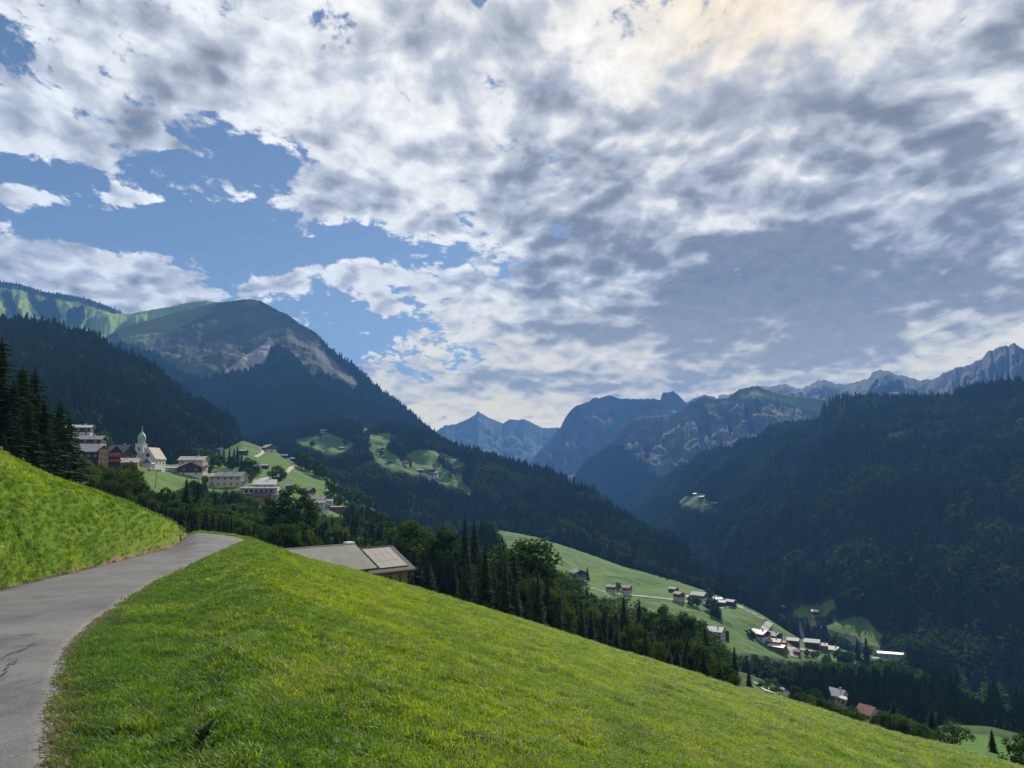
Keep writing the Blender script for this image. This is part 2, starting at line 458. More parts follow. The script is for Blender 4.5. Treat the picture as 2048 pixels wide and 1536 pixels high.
# ---- far peaks
rock_far = terrain_mat('far_rock', ((.05, .065, .06), (.16, .16, .15)), [], .004, .02)
Layer('pale_peak', L3([(1300, 840), (1371, 807), (1387, 797), (1408, 789), (1431, 795), (1480, 830), (1560, 860)], 9000), L3([(1300, 900), (1560, 900)], 7600), 120, 40, .8, 30, 300, 3, 60, 200, 2).build(terrain_mat('pale_rock', ((.10, .10, .105), (.18, .18, .18)), [], .004, .02), 'mountain')
Layer('far_peak', L3([(780, 905), (840, 885), (875, 861), (889, 851), (913, 848), (936, 838), (951, 829), (955, 822), (962, 826), (977, 835), (1006, 847), (1020, 838), (1028, 839), (1036, 840), (1049, 838), (1065, 846), (1083, 855), (1094, 856), (1118, 855), (1160, 870), (1230, 900)], 7600),
      L3([(780, 1010), (1230, 1010)], 5600), 400, 80, .85, 60, 500, 5, 90, 260, 1.0, 260).build(terrain_mat('meadow_rock', ((.04, .07, .045), (.10, .12, .07)), [], .003, .015), 'mountain')
Layer('rocky_range', LD([(1440, 790), (1490, 785), (1520, 771), (1536, 773), (1558, 770), (1574, 768), (1583, 773), (1599, 778), (1618, 771), (1634, 762), (1647, 759), (1666, 765), (1675, 768), (1701, 767), (1723, 760), (1735, 757), (1748, 744), (1761, 739), (1780, 742), (1789, 749), (1811, 752), (1833, 760), (1865, 759), (1884, 748), (1913, 735), (1938, 730), (1960, 719), (1979, 702), (2001, 692), (2017, 691), (2028, 687), (2048, 699), (2110, 730), (2200, 720), (2350, 700), (2900, 760)], [(1500, 6500), (1700, 5600), (1900, 4600), (2350, 4200)]),
      L3([(1440, 900), (2900, 900)], 3300), 900, 110, .9, 70, 380, 21, 190, 110, 2.5, 160).build(terrain_mat('limestone', ((.030, .033, .038), (.085, .084, .085)), [], .006, .03, 1.0), 'mountain')
Layer('middle_mountain', L3([(1000, 990), (1040, 955), (1062, 924), (1077, 903), (1094, 886), (1109, 868), (1121, 854), (1132, 833), (1141, 821), (1153, 811), (1176, 804), (1188, 795), (1200, 796), (1219, 790), (1238, 797), (1264, 798), (1285, 798), (1308, 797), (1321, 801), (1323, 790), (1327, 785), (1335, 785), (1346, 782), (1358, 791), (1373, 807), (1387, 818), (1416, 830), (1500, 850)], 5600),
      L3([(1000, 1030), (1100, 1010), (1200, 1040), (1500, 1040)], 4100), 420, 110, .85, 60, 380, 8, 150, 170, 1.2, 240).build(terrain_mat('forest_rock', ((.022, .036, .027), (.10, .10, .095)), [], .004, .02, 1.0), 'mountain')
rg = Layer('rock_ridge', L3([(1090, 1020), (1130, 980), (1149, 959), (1165, 933), (1191, 912), (1217, 897), (1225, 885), (1232, 871), (1244, 854), (1270, 838), (1305, 833), (1340, 830), (1364, 819), (1376, 807), (1408, 792), (1431, 797), (1457, 795), (1479, 778), (1514, 771), (1533, 779), (1568, 789), (1621, 795), (1660, 800), (1720, 815), (1800, 830)], 3900),
           L3([(1090, 1080), (1250, 1060), (1400, 1000), (1800, 960)], 2900), 520, 120, .9, 45, 260, 31, 120, 95, 1.6, 200)
rg.mask('green', [[(1470, 778), (1514, 770), (1560, 789), (1625, 798), (1660, 830), (1600, 815), (1540, 800), (1480, 800)]], 2)
rg.mask('wood', [[(1080, 1080), (1130, 975), (1165, 928), (1217, 893), (1245, 895), (1290, 935), (1320, 960), (1350, 960), (1330, 1000), (1250, 1080)]], 3)
rg.build(terrain_mat('grey_cliff', ((.022, .032, .029), (.105, .10, .098)), [('green', (.06, .09, .03), (.12, .15, .06), .01), ('wood', (.016, .028, .016), (.03, .045, .025), .01)], .009, .05, 1.0), 'mountain')

# ---- sunny ridge on the far left
sr = Layer('sunny_ridge', L3([(-1500, 680), (-900, 600), (-420, 570), (-200, 560), (0, 563), (30, 567), (44, 569), (66, 577), (93, 585), (120, 588), (146, 590), (183, 601), (215, 611), (244, 625), (256, 628), (300, 620), (342, 613), (375, 605), (403, 601), (435, 604), (470, 606), (520, 640), (600, 700)], 4400),
           L3([(-1500, 800), (-420, 760), (0, 740), (256, 730), (600, 800)], 3300), 520, 120, .9, 35, 260, 41, 150, 110, 1.5, 250)
sr.mask('shrub', [[(-420, 560), (0, 560), (50, 568), (95, 584), (180, 600), (250, 627), (230, 628), (160, 606), (90, 594), (40, 580), (0, 574), (-420, 600)],
                  [(0, 585), (20, 580), (40, 640), (30, 640)], [(50, 590), (66, 585), (105, 645), (90, 648)], [(80, 600), (110, 598), (125, 640), (110, 645)], [(135, 620), (168, 610), (172, 640), (150, 660), (130, 650)],
                  [(300, 690), (380, 640), (450, 600), (600, 690), (600, 760), (250, 720)]], 2)
sr.build(terrain_mat('alp_grass', ((.10, .165, .025), (.235, .29, .05)), [('shrub', (.018, .034, .02), (.04, .06, .03), .02)], .008, .05, .8), 'mountain')

# ---- big mountain
SCREE = [[(446, 744), (471, 726), (495, 708), (525, 690), (538, 679), (547, 683), (556, 692), (538, 699), (536, 712), (525, 730), (491, 744), (457, 749)],
         [(588, 660), (603, 667), (637, 690), (659, 712), (682, 737), (718, 766), (709, 784), (698, 766), (659, 735), (626, 701), (603, 684)],
         [(421, 737), (446, 719), (475, 701), (466, 710), (435, 732)], [(435, 701), (457, 690), (466, 683), (462, 703), (444, 708)],
         [(408, 692), (430, 681), (432, 688), (421, 694)], [(385, 723), (412, 706), (410, 712)], [(500, 680), (535, 660), (575, 655), (540, 676), (505, 690)], [(624, 745), (630, 760), (640, 780), (634, 770)], [(575, 690), (600, 705), (612, 735), (596, 722)]]
gm = Layer('big_mountain', LD([(150, 720), (220, 668), (256, 650), (300, 640), (342, 628), (390, 616), (435, 605), (464, 602), (485, 599), (500, 598), (520, 601), (538, 611), (558, 622), (572, 627), (599, 647), (632, 665), (650, 685), (664, 702), (682, 714), (704, 731), (727, 747), (749, 775), (790, 804), (830, 837), (860, 866), (890, 889), (930, 915), (1000, 960)], [(150, 3300), (500, 3300), (750, 2700), (900, 2000)]),
           LD([(150, 960), (500, 960), (750, 960), (1000, 1000)], [(150, 1500), (500, 1700), (750, 1500), (1000, 1400)]), 560, 200, .8, 40, 300, 51, 24, 150, .8, 200)
gm.mask('grass', [[(230, 660), (300, 630), (400, 606), (440, 604), (420, 625), (360, 655), (310, 678), (250, 690)], [(480, 600), (505, 598), (530, 606), (500, 612)], [(355, 725), (380, 708), (376, 720), (352, 735)]], 2)
FOREST_G = [[(100, 700), (235, 690), (300, 705), (380, 760), (450, 752), (500, 742), (528, 730), (540, 700), (556, 695), (580, 706), (600, 728), (625, 760), (640, 745), (690, 775), (709, 786), (722, 764), (680, 730), (650, 702), (636, 680), (655, 688), (760, 780), (900, 890), (1000, 1000), (100, 1000)]]
gm.mask('wood', FOREST_G, 1)
gm.mask('scree', SCREE[:1], 0); gm.mask('debris', SCREE[1:], 1)
gm.build(terrain_mat('mountain_ground', ((.03, .045, .03), (.085, .095, .06)), [('grass', (.08, .11, .03), (.14, .165, .06), .01), ('wood', (.014, .026, .015), (.028, .042, .024), .01), ('debris', (.07, .07, .064), (.15, .138, .13), .03), ('scree', (.22, .205, .195), (.275, .257, .245), .03)], .009, .06, 1.0), 'mountain')

# ---- dark wooded hill behind the village
dh = Layer('dark_hill', LD([(-1500, 748), (-900, 698), (-420, 668), (-200, 658), (0, 656), (61, 658), (110, 664), (127, 670), (159, 677), (195, 690), (210, 701), (220, 712), (239, 717), (269, 730), (286, 738), (317, 757), (332, 774), (354, 785), (366, 799), (376, 811), (403, 822), (427, 836), (452, 846), (469, 866), (478, 888), (487, 908), (500, 948), (540, 988)], [(-420, 1250), (0, 1300), (480, 1150)]),
           LD([(-1500, 960), (-420, 960), (0, 960), (300, 950), (540, 990)], [(-420, 520), (0, 560), (300, 620), (480, 900), (540, 940)]), 300, 120, .9, 12, 120, 61, 10, 60, 0)
dh.mask('wood', [[(-2500, 400), (700, 400), (700, 1200), (-2500, 1200)]], 0)
wood_floor = terrain_mat('forest_floor', ((.012, .022, .010), (.028, .042, .02)), [('meadow', (.055, .115, .022), (.105, .165, .035), .02)], .01, .2)
dh.build(wood_floor, 'hill')

# ---- wooded ridge with meadow terraces, right of the village
TERR = [[(589, 880), (631, 872), (657, 866), (684, 877), (713, 889), (705, 894), (681, 906), (657, 909), (639, 901), (605, 890)],
        [(740, 869), (776, 865), (794, 874), (784, 878), (771, 890), (779, 903), (800, 916), (813, 909), (831, 901), (855, 899), (884, 907), (908, 914), (934, 930), (908, 937), (895, 948), (924, 948), (926, 964), (947, 982), (945, 992), (916, 974), (889, 969), (868, 953), (842, 945), (826, 952), (815, 943), (781, 940), (765, 930), (750, 922), (736, 893)],
        [(722, 855), (738, 846), (742, 852), (730, 864)]]
CLUMP = [[(798, 905), (826, 922), (822, 934), (800, 922)], [(878, 920), (904, 925), (906, 945), (884, 938)]]
ir = Layer('terrace_ridge', LD([(380, 905), (480, 895), (560, 872), (640, 858), (700, 855), (760, 858), (800, 862), (860, 876), (880, 893), (898, 902), (933, 908), (977, 920), (1024, 934), (1050, 943), (1083, 950), (1112, 959), (1132, 973), (1156, 985), (1191, 1001), (1212, 1015), (1229, 1035), (1244, 1042), (1267, 1059), (1285, 1074), (1305, 1091), (1342, 1104), (1371, 1123), (1395, 1150), (1415, 1167), (1435, 1180), (1452, 1201), (1476, 1218), (1500, 1238), (1560, 1298)], [(380, 1650), (880, 1650), (1100, 1350), (1300, 1120), (1480, 900), (1560, 850)]),
           LD([(380, 985), (520, 1000), (640, 1020), (740, 1060), (860, 1085), (940, 1070), (1000, 1066), (1070, 1080), (1150, 1106), (1250, 1142), (1350, 1168), (1440, 1199), (1490, 1218), (1560, 1300)], [(380, 1000), (740, 900), (900, 900), (1000, 1010), (1150, 900), (1350, 800), (1480, 780), (1560, 760)]), 420, 160, 1.0, 16, 140, 71, 10, 80, 0, bumps=[(850, 912, 60, 16, 9), (775, 930, 30, 12, -6), (690, 885, 50, 14, 6)])
mI = ir.mask('meadow', TERR, 1); cI = ir.mask('clump', CLUMP, 0)
del ir.masks['clump']
ir.masks['meadow'] = mI * (1 - .7 * cI)
ir.build(wood_floor, 'hill')

# ---- slope on the right side of the valley
RIGHT_MEAD = [[(1356, 1005), (1370, 994), (1411, 986), (1412, 1000), (1420, 1008), (1450, 1008), (1430, 1014), (1408, 1020), (1399, 1014), (1370, 1011)], [(1761, 877), (1780, 866), (1827, 858), (1828, 864), (1800, 868), (1780, 874)],
              [(1580, 1222), (1613, 1211), (1667, 1198), (1679, 1204), (1665, 1218), (1647, 1234), (1609, 1234), (1585, 1230)], [(1647, 1254), (1681, 1243), (1719, 1233), (1737, 1238), (1746, 1256), (1768, 1270), (1762, 1283), (1773, 1297), (1732, 1288), (1714, 1274), (1680, 1266)],
              [(1440, 892), (1470, 884), (1466, 890)], [(1850, 842), (1890, 834), (1888, 838)], [(1560, 1205), (1590, 1222), (1580, 1224)], [(1995, 1398), (2040, 1404), (2060, 1412), (2000, 1410)], [(2020, 838), (2048, 834), (2048, 842)]]
ROCKP = [[(1640, 832), (1660, 800), (1700, 805), (1712, 818), (1690, 835), (1650, 845)], [(2005, 865), (2030, 880), (2035, 892), (2010, 890)], [(1835, 885), (1880, 880), (1870, 910), (1850, 920)]]
rs = Layer('right_slope', LD([(1120, 1130), (1200, 1070), (1270, 1016), (1296, 990), (1317, 969), (1352, 949), (1381, 931), (1400, 916), (1425, 907), (1463, 891), (1520, 883), (1536, 865), (1583, 853), (1621, 850), (1640, 847), (1653, 812), (1685, 800), (1732, 802), (1811, 802), (1906, 801), (1919, 791), (1970, 780), (2033, 772), (2048, 771), (2350, 749), (3000, 709)], [(1120, 3300), (1270, 3000), (1420, 2500), (1640, 2150), (1900, 1850), (2350, 1650)]),
           LD([(1120, 1150), (1250, 1140), (1400, 1190), (1480, 1222), (1540, 1252), (1600, 1288), (1700, 1312), (1800, 1334), (1920, 1392), (2048, 1430), (2350, 1500), (3000, 1640)], [(1120, 2300), (1250, 1700), (1400, 1150), (1480, 960), (1600, 800), (1800, 740), (2350, 640)]), 420, 240, 1.0, 28, 190, 81, 34, 130, 0)
rs.mask('meadow', RIGHT_MEAD, 1)
rs.mask('rock', ROCKP, 1)
rs.build(terrain_mat('slope_floor', ((.012, .022, .010), (.028, .042, .02)), [('meadow', (.055, .115, .022), (.105, .165, .035), .02), ('rock', (.05, .056, .05), (.11, .11, .105), .03)], .01, .2), 'hill')

# ---- valley meadow with the hamlet, and the wood under it
VAL_MEAD = [[(985, 1050), (1075, 1066), (1150, 1090), (1250, 1130), (1350, 1156), (1440, 1188), (1480, 1200), (1560, 1250), (1600, 1272), (1640, 1285), (1720, 1300), (1770, 1312), (1720, 1326), (1660, 1320), (1580, 1322), (1500, 1306), (1440, 1308), (1380, 1330), (1200, 1280), (1060, 1180)],
            [(1500, 1350), (1560, 1372), (1600, 1400), (1560, 1420), (1500, 1400)]]
vm = Layer('valley_meadow', LD([(960, 1056), (1000, 1060), (1070, 1073), (1150, 1098), (1250, 1134), (1350, 1160), (1440, 1192), (1490, 1212), (1540, 1244), (1600, 1278), (1700, 1303), (1800, 1322), (1920, 1378), (2048, 1414), (2350, 1490), (3000, 1630)], [(960, 1030), (1000, 1000), (1150, 890), (1350, 790), (1490, 770), (1600, 740), (1800, 720), (2350, 620)]),
           LD([(960, 1200), (1100, 1240), (1300, 1345), (1500, 1440), (1700, 1490), (1900, 1540), (2048, 1570), (2350, 1640), (3000, 1800)], [(960, 320), (1500, 300), (2350, 260)]), 420, 220, 1.0, 6, 90, 91, 0, 60, 0, back=(120, .5), bumps=[(1480, 1240, 80, 20, 3), (1300, 1170, 60, 12, -3)])
vm.mask('meadow', VAL_MEAD, 1)
vm.mask('stream', [[(1914, 1358), (1932, 1366), (1962, 1380), (1976, 1392), (1958, 1388), (1926, 1374)]], 0)
vm.build(terrain_mat('valley_floor', ((.012, .022, .010), (.028, .042, .02)), [('meadow', (.046, .102, .020), (.092, .148, .030), .025), ('stream', (.25, .24, .22), (.4, .38, .36), .05)], .012, .2), 'hill')

# ---- village hillside with the meadow behind it
vh = Layer('village_hill', LD([(-1500, 960), (-420, 900), (-100, 880), (60, 866), (130, 862), (160, 866), (185, 872), (205, 893), (228, 905), (262, 912), (290, 922), (340, 930), (380, 925), (425, 908), (445, 902), (470, 889), (485, 881), (520, 893), (545, 901), (575, 915), (600, 929), (640, 947), (690, 976), (735, 1010), (770, 1035), (860, 1090), (960, 1140)], [(-420, 480), (130, 480), (205, 500), (300, 510), (380, 600), (430, 760), (485, 850), (600, 780), (700, 690), (770, 560), (960, 400)]),
           LD([(-1500, 1060), (-420, 1010), (130, 1000), (300, 1040), (420, 1080), (560, 1110), (740, 1150), (960, 1200)], [(-420, 260), (300, 270), (560, 280), (960, 300)]), 420, 200, .95, 2.0, 60, 15, 0, 60, 0, back=(300, .7), bumps=[(330, 955, 60, 14, 1.5)])
vh.mask('meadow', [[(-2500, 600), (1000, 600), (1000, 1400), (-2500, 1400)]], 0)
vh.build(terrain_mat('village_meadow', ((.06, .10, .025), (.11, .16, .04)), [('meadow', (.050, .110, .020), (.095, .152, .030), .03)], .02, .25), 'hillside')

# ------------------------------------------------------------------ foreground: meadow, bank and road
CREST = [(384, 1064.5), (427, 1067), (466, 1071.5), (497, 1076), (521, 1087), (560, 1099), (574, 1106), (618, 1120), (681, 1135), (743, 1152), (815, 1172), (860, 1185), (985, 1223), (1088, 1254), (1164, 1279), (1225, 1299), (1330, 1330), (1400, 1353), (1467, 1375), (1563, 1398), (1635, 1419), (1716, 1447), (1807, 1473), (1890, 1493), (1965, 1516), (2035, 1534), (2300, 1612), (3000, 1800)]
_c = [ray(u, v) for u, v in CREST]
CAZ = np.array([q[0] for q in _c]); CTE = np.array([q[1] for q in _c])
CDD = np.interp([q[0] for q in CREST], [384, 492, 600, 760, 1100, 1500, 2048], [66, 58, 56, 56, 56, 52, 46])
BANK = [(-700, 690), (-300, 790), (0, 905), (39, 924), (78, 943), (117, 959), (160, 972), (205, 987), (266, 1010), (320, 1034), (348, 1046), (375, 1066), (388, 1082)]
_b = [ray(u, v) for u, v in BANK]; BAZ = np.array([q[0] for q in _b]); BTE = np.array([q[1] for q in _b])
LEDGE = [(-900, 1420), (-600, 1330), (-300, 1255), (0, 1180), (139, 1147), (232, 1124), (287, 1109), (350, 1095), (388, 1084)]
REDGE = [(103, 1518), (107, 1405), (129, 1324), (139, 1298), (197, 1243), (258, 1198), (323, 1159.5), (394, 1124), (452, 1100), (478, 1088), (490, 1081)]
A0, A1 = CAZ[0], ray(560, 1100)[0]
def z_plane(az, r): return -1.65 - .055 * r * np.cos(np.clip(az, -1.4, 1.4)) - .00006 * r * r
def z_field(az, r):
    e = -np.interp(az, CAZ, CTE); D = np.interp(az, CAZ, CDD)
    c = 1.65 / D ** 2; a = e - 3.3 / D
    return -1.65 - a * r - c * r * r
def plane_hit(u, v):
    a, e = ray(u, v); lo, hi = .5, 200.0
    rr = np.linspace(1, 120, 4000); zz = z_plane(a, rr); i = int(np.argmax(zz / rr > e)) if (zz / rr > e).any() else len(rr) - 1
    return a, float(rr[i])
_l = [plane_hit(u, v) for u, v in LEDGE]; LAZ = np.array([q[0] for q in _l]); LR = np.array([q[1] for q in _l])
def z_ground(az, r):
    az = np.asarray(az, float); r = np.asarray(r, float)
    zp = z_plane(az, r); zf = z_field(az, r)
    w = sstep(az, A0 - .004, A1)
    # beyond the bend the road lies on the field's own crest
    wr = sstep(r, 28, 60) * sstep(az, A0 - .03, A0 + .01)
    z = zp * (1 - np.maximum(w, wr)) + zf * np.maximum(w, wr)
    # the ground right of the verge falls away, gently rounded
    # bank on the left of the road
    rl = np.interp(az, LAZ, LR); te = np.interp(az, BAZ, BTE)
    zl = z_plane(az, rl)
    thin = np.interp(az, [BAZ[-1] - .07, BAZ[-1]], [7.0, 1.0])
    Db = np.maximum(rl + thin, np.interp(az, [BAZ[0], BAZ[2], BAZ[-3], BAZ[-1]], [24, 36, 44, 46])); rho = Db - rl
    q = (te * rl - zl) / rho ** 2; q = np.maximum(q, .002)
    s_ = te + 2 * q * rho
    d = r - rl
    zb = zl + s_ * d - q * d * d
    bank = (d > 0) & (az < BAZ[-1] + .002)
    zb = np.where(d > rho * 1.35, zl + s_ * rho * 1.35 - q * (rho * 1.35) ** 2 - .45 * (d - rho * 1.35), zb)
    zb = np.maximum(zb, np.where(d > rho, zp, -99))
    return np.where(bank, zb, z)

def gpt(az, r): return Vector((r * math.sin(az), r * math.cos(az), float(z_ground(az, r))))
def g_hit(u, v):
    a, e = ray(u, v); rr = np.linspace(1.2, 110, 6000); zz = z_ground(np.full_like(rr, a), rr)
    k = zz / rr >= e; i = int(np.argmax(k)) if k.any() else int(np.argmax(zz / rr))
    return gpt(a, rr[i])

# road outline in the plane of the ground
Rp = [Vector((.55, -12, 0)), Vector((.30, -5, 0)), Vector((-.25, .0, 0)), Vector((-1.1, 2.0, 0))] + [g_hit(u, v) for u, v in REDGE]
Lp = [Vector((-2.9, -12, 0)), Vector((-3.3, -5, 0)), Vector((-4.4, 1.0, 0)), Vector((-6.6, 6.5, 0))] + [gpt(*plane_hit(u, v)) for u, v in LEDGE[3:]]
tipR = Rp[-1]; tipL = Lp[-1]
Rp += [g_hit(478, 1075.5), g_hit(452, 1072), g_hit(420, 1069), g_hit(392, 1067)]
e_ = Rp[-1]
Rp += [e_ + Vector((-5, .6, 0)), e_ + Vector((-14, -.5, 0)), e_ + Vector((-28, -5, 0))]
Lp += [tipL + Vector((-2.2, 3.2, 0)), tipL + Vector((-6, 5.0, 0)), tipL + Vector((-13, 4.4, 0)), tipL + Vector((-26, 0, 0))]
def resample(P, n):
    P = np.array([(q.x, q.y) for q in P]); d = np.concatenate([[0], np.cumsum(np.linalg.norm(np.diff(P, axis=0), axis=1))])
    # rounded a little
    s_ = np.linspace(0, d[-1], n); Q = np.stack([np.interp(s_, d, P[:, 0]), np.interp(s_, d, P[:, 1])], 1)
    k = np.array([1, 2, 3, 2, 1.]) / 9
    for _ in range(2):
        Qp = np.pad(Q, ((2, 2), (0, 0)), mode='edge'); Q[1:-1] = np.stack([np.convolve(Qp[:, i], k, 'valid') for i in (0, 1)], 1)[1:-1]
    return Q
# pair both edges part by part so that the strip does not twist in the bend
nR = 4 + len(REDGE) - 1; nL = 4 + len(LEDGE[3:]) - 1
RoR = np.concatenate([resample(Rp[:nR + 1], 240), resample(Rp[nR:], 120)[1:]]); RoL = np.concatenate([resample(Lp[:nL + 1], 240), resample(Lp[nL:], 120)[1:]])
ROADPOLY = [tuple(q) for q in RoR[::3]] + [tuple(q) for q in RoL[::-3]]
def zg_xy(x, y):
    x = np.asarray(x, float); y = np.asarray(y, float)
    return z_ground(np.arctan2(x, y), np.hypot(x, y))

def road_dist(x, y):
    """distance outside the road (0 inside) for arrays of points"""
    P = np.array(ROADPOLY); Q = np.roll(P, -1, 0)
    d = np.full(np.shape(x), 1e9)
    for (ax, ay), (bx, by) in zip(P, Q):
        lx, ly = bx - ax, by - ay; L2 = lx * lx + ly * ly + 1e-9
        t = np.clip(((x - ax) * lx + (y - ay) * ly) / L2, 0, 1)
        d = np.minimum(d, (x - ax - t * lx) ** 2 + (y - ay - t * ly) ** 2)
    d = np.sqrt(d)
    return np.where(in_poly(x, y, ROADPOLY), -d, d)

# ---- ground mesh in rings round the camera, fine close by
rr = np.concatenate([np.geomspace(.5, 130, 300)])
aa = np.concatenate([np.linspace(-PI, -1.0, 40)[:-1], np.linspace(-1.0, 1.0, 560), np.linspace(1.0, PI, 40)[1:]])
GA, GR = np.meshgrid(aa, rr, indexing='ij')
GX, GY = GR * np.sin(GA), GR * np.cos(GA)
GZ = z_ground(GA, GR)
RD = np.full(GX.shape, 9.0); near = (GR < 90) & (GA < -.1) | (GR < 8)
RD[near] = road_dist(GX[near], GY[near])
# lumps and hollows of the turf, cut for the road
LUMP = (.06 * fbm(GX / 3.1, GY / 3.1, 5, 4) + .03 * fbm(GX / .7, GY / .7, 8, 3)) * sstep(RD, .1, 1.6) * np.clip(GR / 4, 0, 1)
GZ = GZ + LUMP
GZ = np.where(RD < -.12, GZ - .10, GZ) + np.where((RD > .02) & (RD < 1.2), .04 * sstep(RD, 0, .4), 0) + .0
v = np.stack([GX, GY, GZ], -1).reshape(-1, 3); i = np.arange(GX.size).reshape(GX.shape)
f = np.stack([i[:-1, :-1], i[:-1, 1:], i[1:, 1:], i[1:, :-1]], -1).reshape(-1, 4)

def turf_nodes(n, pos):
    """colour of the mown turf at a place: green, yellow-green swaths, dry patches"""
    sw = n.v('MULTIPLY', pos, (1.0, .45, .6))
    a = n.noise(pos, .35, 5, .65); b = n.noise(sw, 1.1, 5, .65); c_ = n.noise(pos, 3.2, 4, .6)
    col = n.mix(n.ss(n.m('ADD', n.m('MULTIPLY', a, .5), n.m('MULTIPLY', b, .5)), .36, .62), (.082, .160, .010), (.205, .270, .012))
    col = n.mix(n.ss(c_, .53, .70, 0, .35), col, (.022, .070, .012))
    dry = n.m('ADD', n.m('MULTIPLY', b, .6), n.m('MULTIPLY', c_, .4))
    col = n.mix(n.ss(dry, .555, .69, 0, .7), col, (.21, .165, .065))
    return col
def deep_turf(n, pos):
    """longer, darker green grass of the unmown verge"""
    return n.mix(n.ss(n.noise(pos, 1.6, 5, .65), .35, .65), (.036, .100, .010), (.105, .195, .013))
m_turf, n = mat_new('turf')
pos = n.node('ShaderNodeNewGeometry').outputs['Position']
col = turf_nodes(n, pos)
ad = n.node('ShaderNodeAttribute'); ad.attribute_name = 'unmown'
col = n.mix(ad.outputs['Fac'], col, deep_turf(n, pos))
at_ = n.node('ShaderNodeAttribute'); at_.attribute_name = 'verge'
vn = n.noise(pos, 2.2, 5, .7)
vk = n.ss(n.m('ADD', at_.outputs['Fac'], n.m('MULTIPLY', n.m('SUBTRACT', vn, .5), .9)), .42, .62)
col = n.mix(vk, col, n.mix(n.noise(pos, 14, 4, .6), (.10, .075, .04), (.30, .235, .12)))
fine = n.noise(pos, 26, 4, .7)
col = n.mix(n.ss(fine, .38, .62), n.mix(1.0, col, (.62, .66, .6), 'MULTIPLY'), n.mix(1.0, col, (1.25, 1.22, 1.15), 'MULTIPLY'))
finish(n, col, .95, .1, n.m('ADD', n.noise(pos, 9, 5, .7), fine), 1.0, .05, transl=None)
meadow = mesh_obj('meadow', v, f, m_turf, smooth=True)
tag(meadow, kind='structure')
VERGE = np.where((GA < BAZ[-1]) & (GR > np.interp(GA, LAZ, LR)), .45, 1.0) * np.where(RD > -.3, np.exp(-np.maximum(RD, 0) / .20), 0) * np.interp(GR, [0, 60, 90], [1, 1, .4])
a = meadow.data.attributes.new('verge', 'FLOAT', 'POINT'); a.data.foreach_set('value', VERGE.astype(np.float32).ravel())

UNMOWN = np.where(RD > -.3, np.exp(-(np.maximum(RD, 0) / 2.6) ** 2) * .7, 0) * np.interp(GR, [0, 25, 60], [1, .8, .25]) * np.where(GA < np.interp(GR, [0, 200], [0, 0]) + .2, 1, 0)
a = meadow.data.attributes.new('unmown', 'FLOAT', 'POINT'); a.data.foreach_set('value', UNMOWN.astype(np.float32).ravel())

# ---- road
nx = 14
w = np.linspace(0, 1, nx)
edge_noise = .07 * fbm(np.arange(len(RoR)) * .35, 0 * np.arange(len(RoR)), 3, 3)
RX = RoL[:, :1] * (1 - w) + (RoR[:, :1]) * w; RY = RoL[:, 1:] * (1 - w) + RoR[:, 1:] * w
nrm = RoR - RoL; nrm = nrm / np.linalg.norm(nrm, axis=1)[:, None]
RX[:, -1] += nrm[:, 0] * edge_noise; RY[:, -1] += nrm[:, 1] * edge_noise
RZ = zg_xy(RX, RY) + .012 + .025 * np.sin(w * PI)[None]
v = np.stack([RX, RY, RZ], -1).reshape(-1, 3)
# a thickness for the asphalt: dropped rims on both edges
i = np.arange(RX.size).reshape(RX.shape)
f = np.stack([i[:-1, :-1], i[1:, :-1], i[1:, 1:], i[:-1, 1:]], -1).reshape(-1, 4)
k = len(v); lowl = v.reshape(RX.shape + (3,))[:, 0] - (0, 0, .12); lowr = v.reshape(RX.shape + (3,))[:, -1] - (0, 0, .12)
il = k + np.arange(len(RoR)); ir_ = il + len(RoR)
v = np.concatenate([v, lowl, lowr])
f = np.concatenate([f, np.stack([i[:-1, 0], il[:-1], il[1:], i[1:, 0]], -1), np.stack([i[:-1, -1], i[1:, -1], ir_[1:], ir_[:-1]], -1)])
m_road, n = mat_new('asphalt')
pos = n.node('ShaderNodeNewGeometry').outputs['Position']
ac = n.node('ShaderNodeAttribute'); ac.attribute_name = 'across'
a1 = n.noise(pos, .5, 6, .65); a2 = n.noise(pos, 55, 4, .75); a3 = n.noise(n.v('MULTIPLY', pos, (1.2, .35, 1)), 1.3, 5, .65)
c = n.mix(n.ss(a1, .3, .7), (.070, .069, .069), (.135, .131, .127))
c = n.mix(n.ss(a3, .50, .66, 0, .7), c, (.046, .046, .049))
trk = n.m('ADD', n.m('EXPONENT', n.m('MULTIPLY', n.m('POWER', n.m('DIVIDE', n.m('SUBTRACT', ac.outputs['Fac'], .30), .10), 2.0), -1.0)), n.m('EXPONENT', n.m('MULTIPLY', n.m('POWER', n.m('DIVIDE', n.m('SUBTRACT', ac.outputs['Fac'], .74), .10), 2.0), -1.0)))
c = n.mix(n.m('MULTIPLY', trk, .28), c, (.10, .095, .095))
c = n.mix(n.ss(a2, .35, .7), n.mix(1.0, c, (.60, .60, .60), 'MULTIPLY'), n.mix(1.0, c, (1.45, 1.45, 1.45), 'MULTIPLY'))
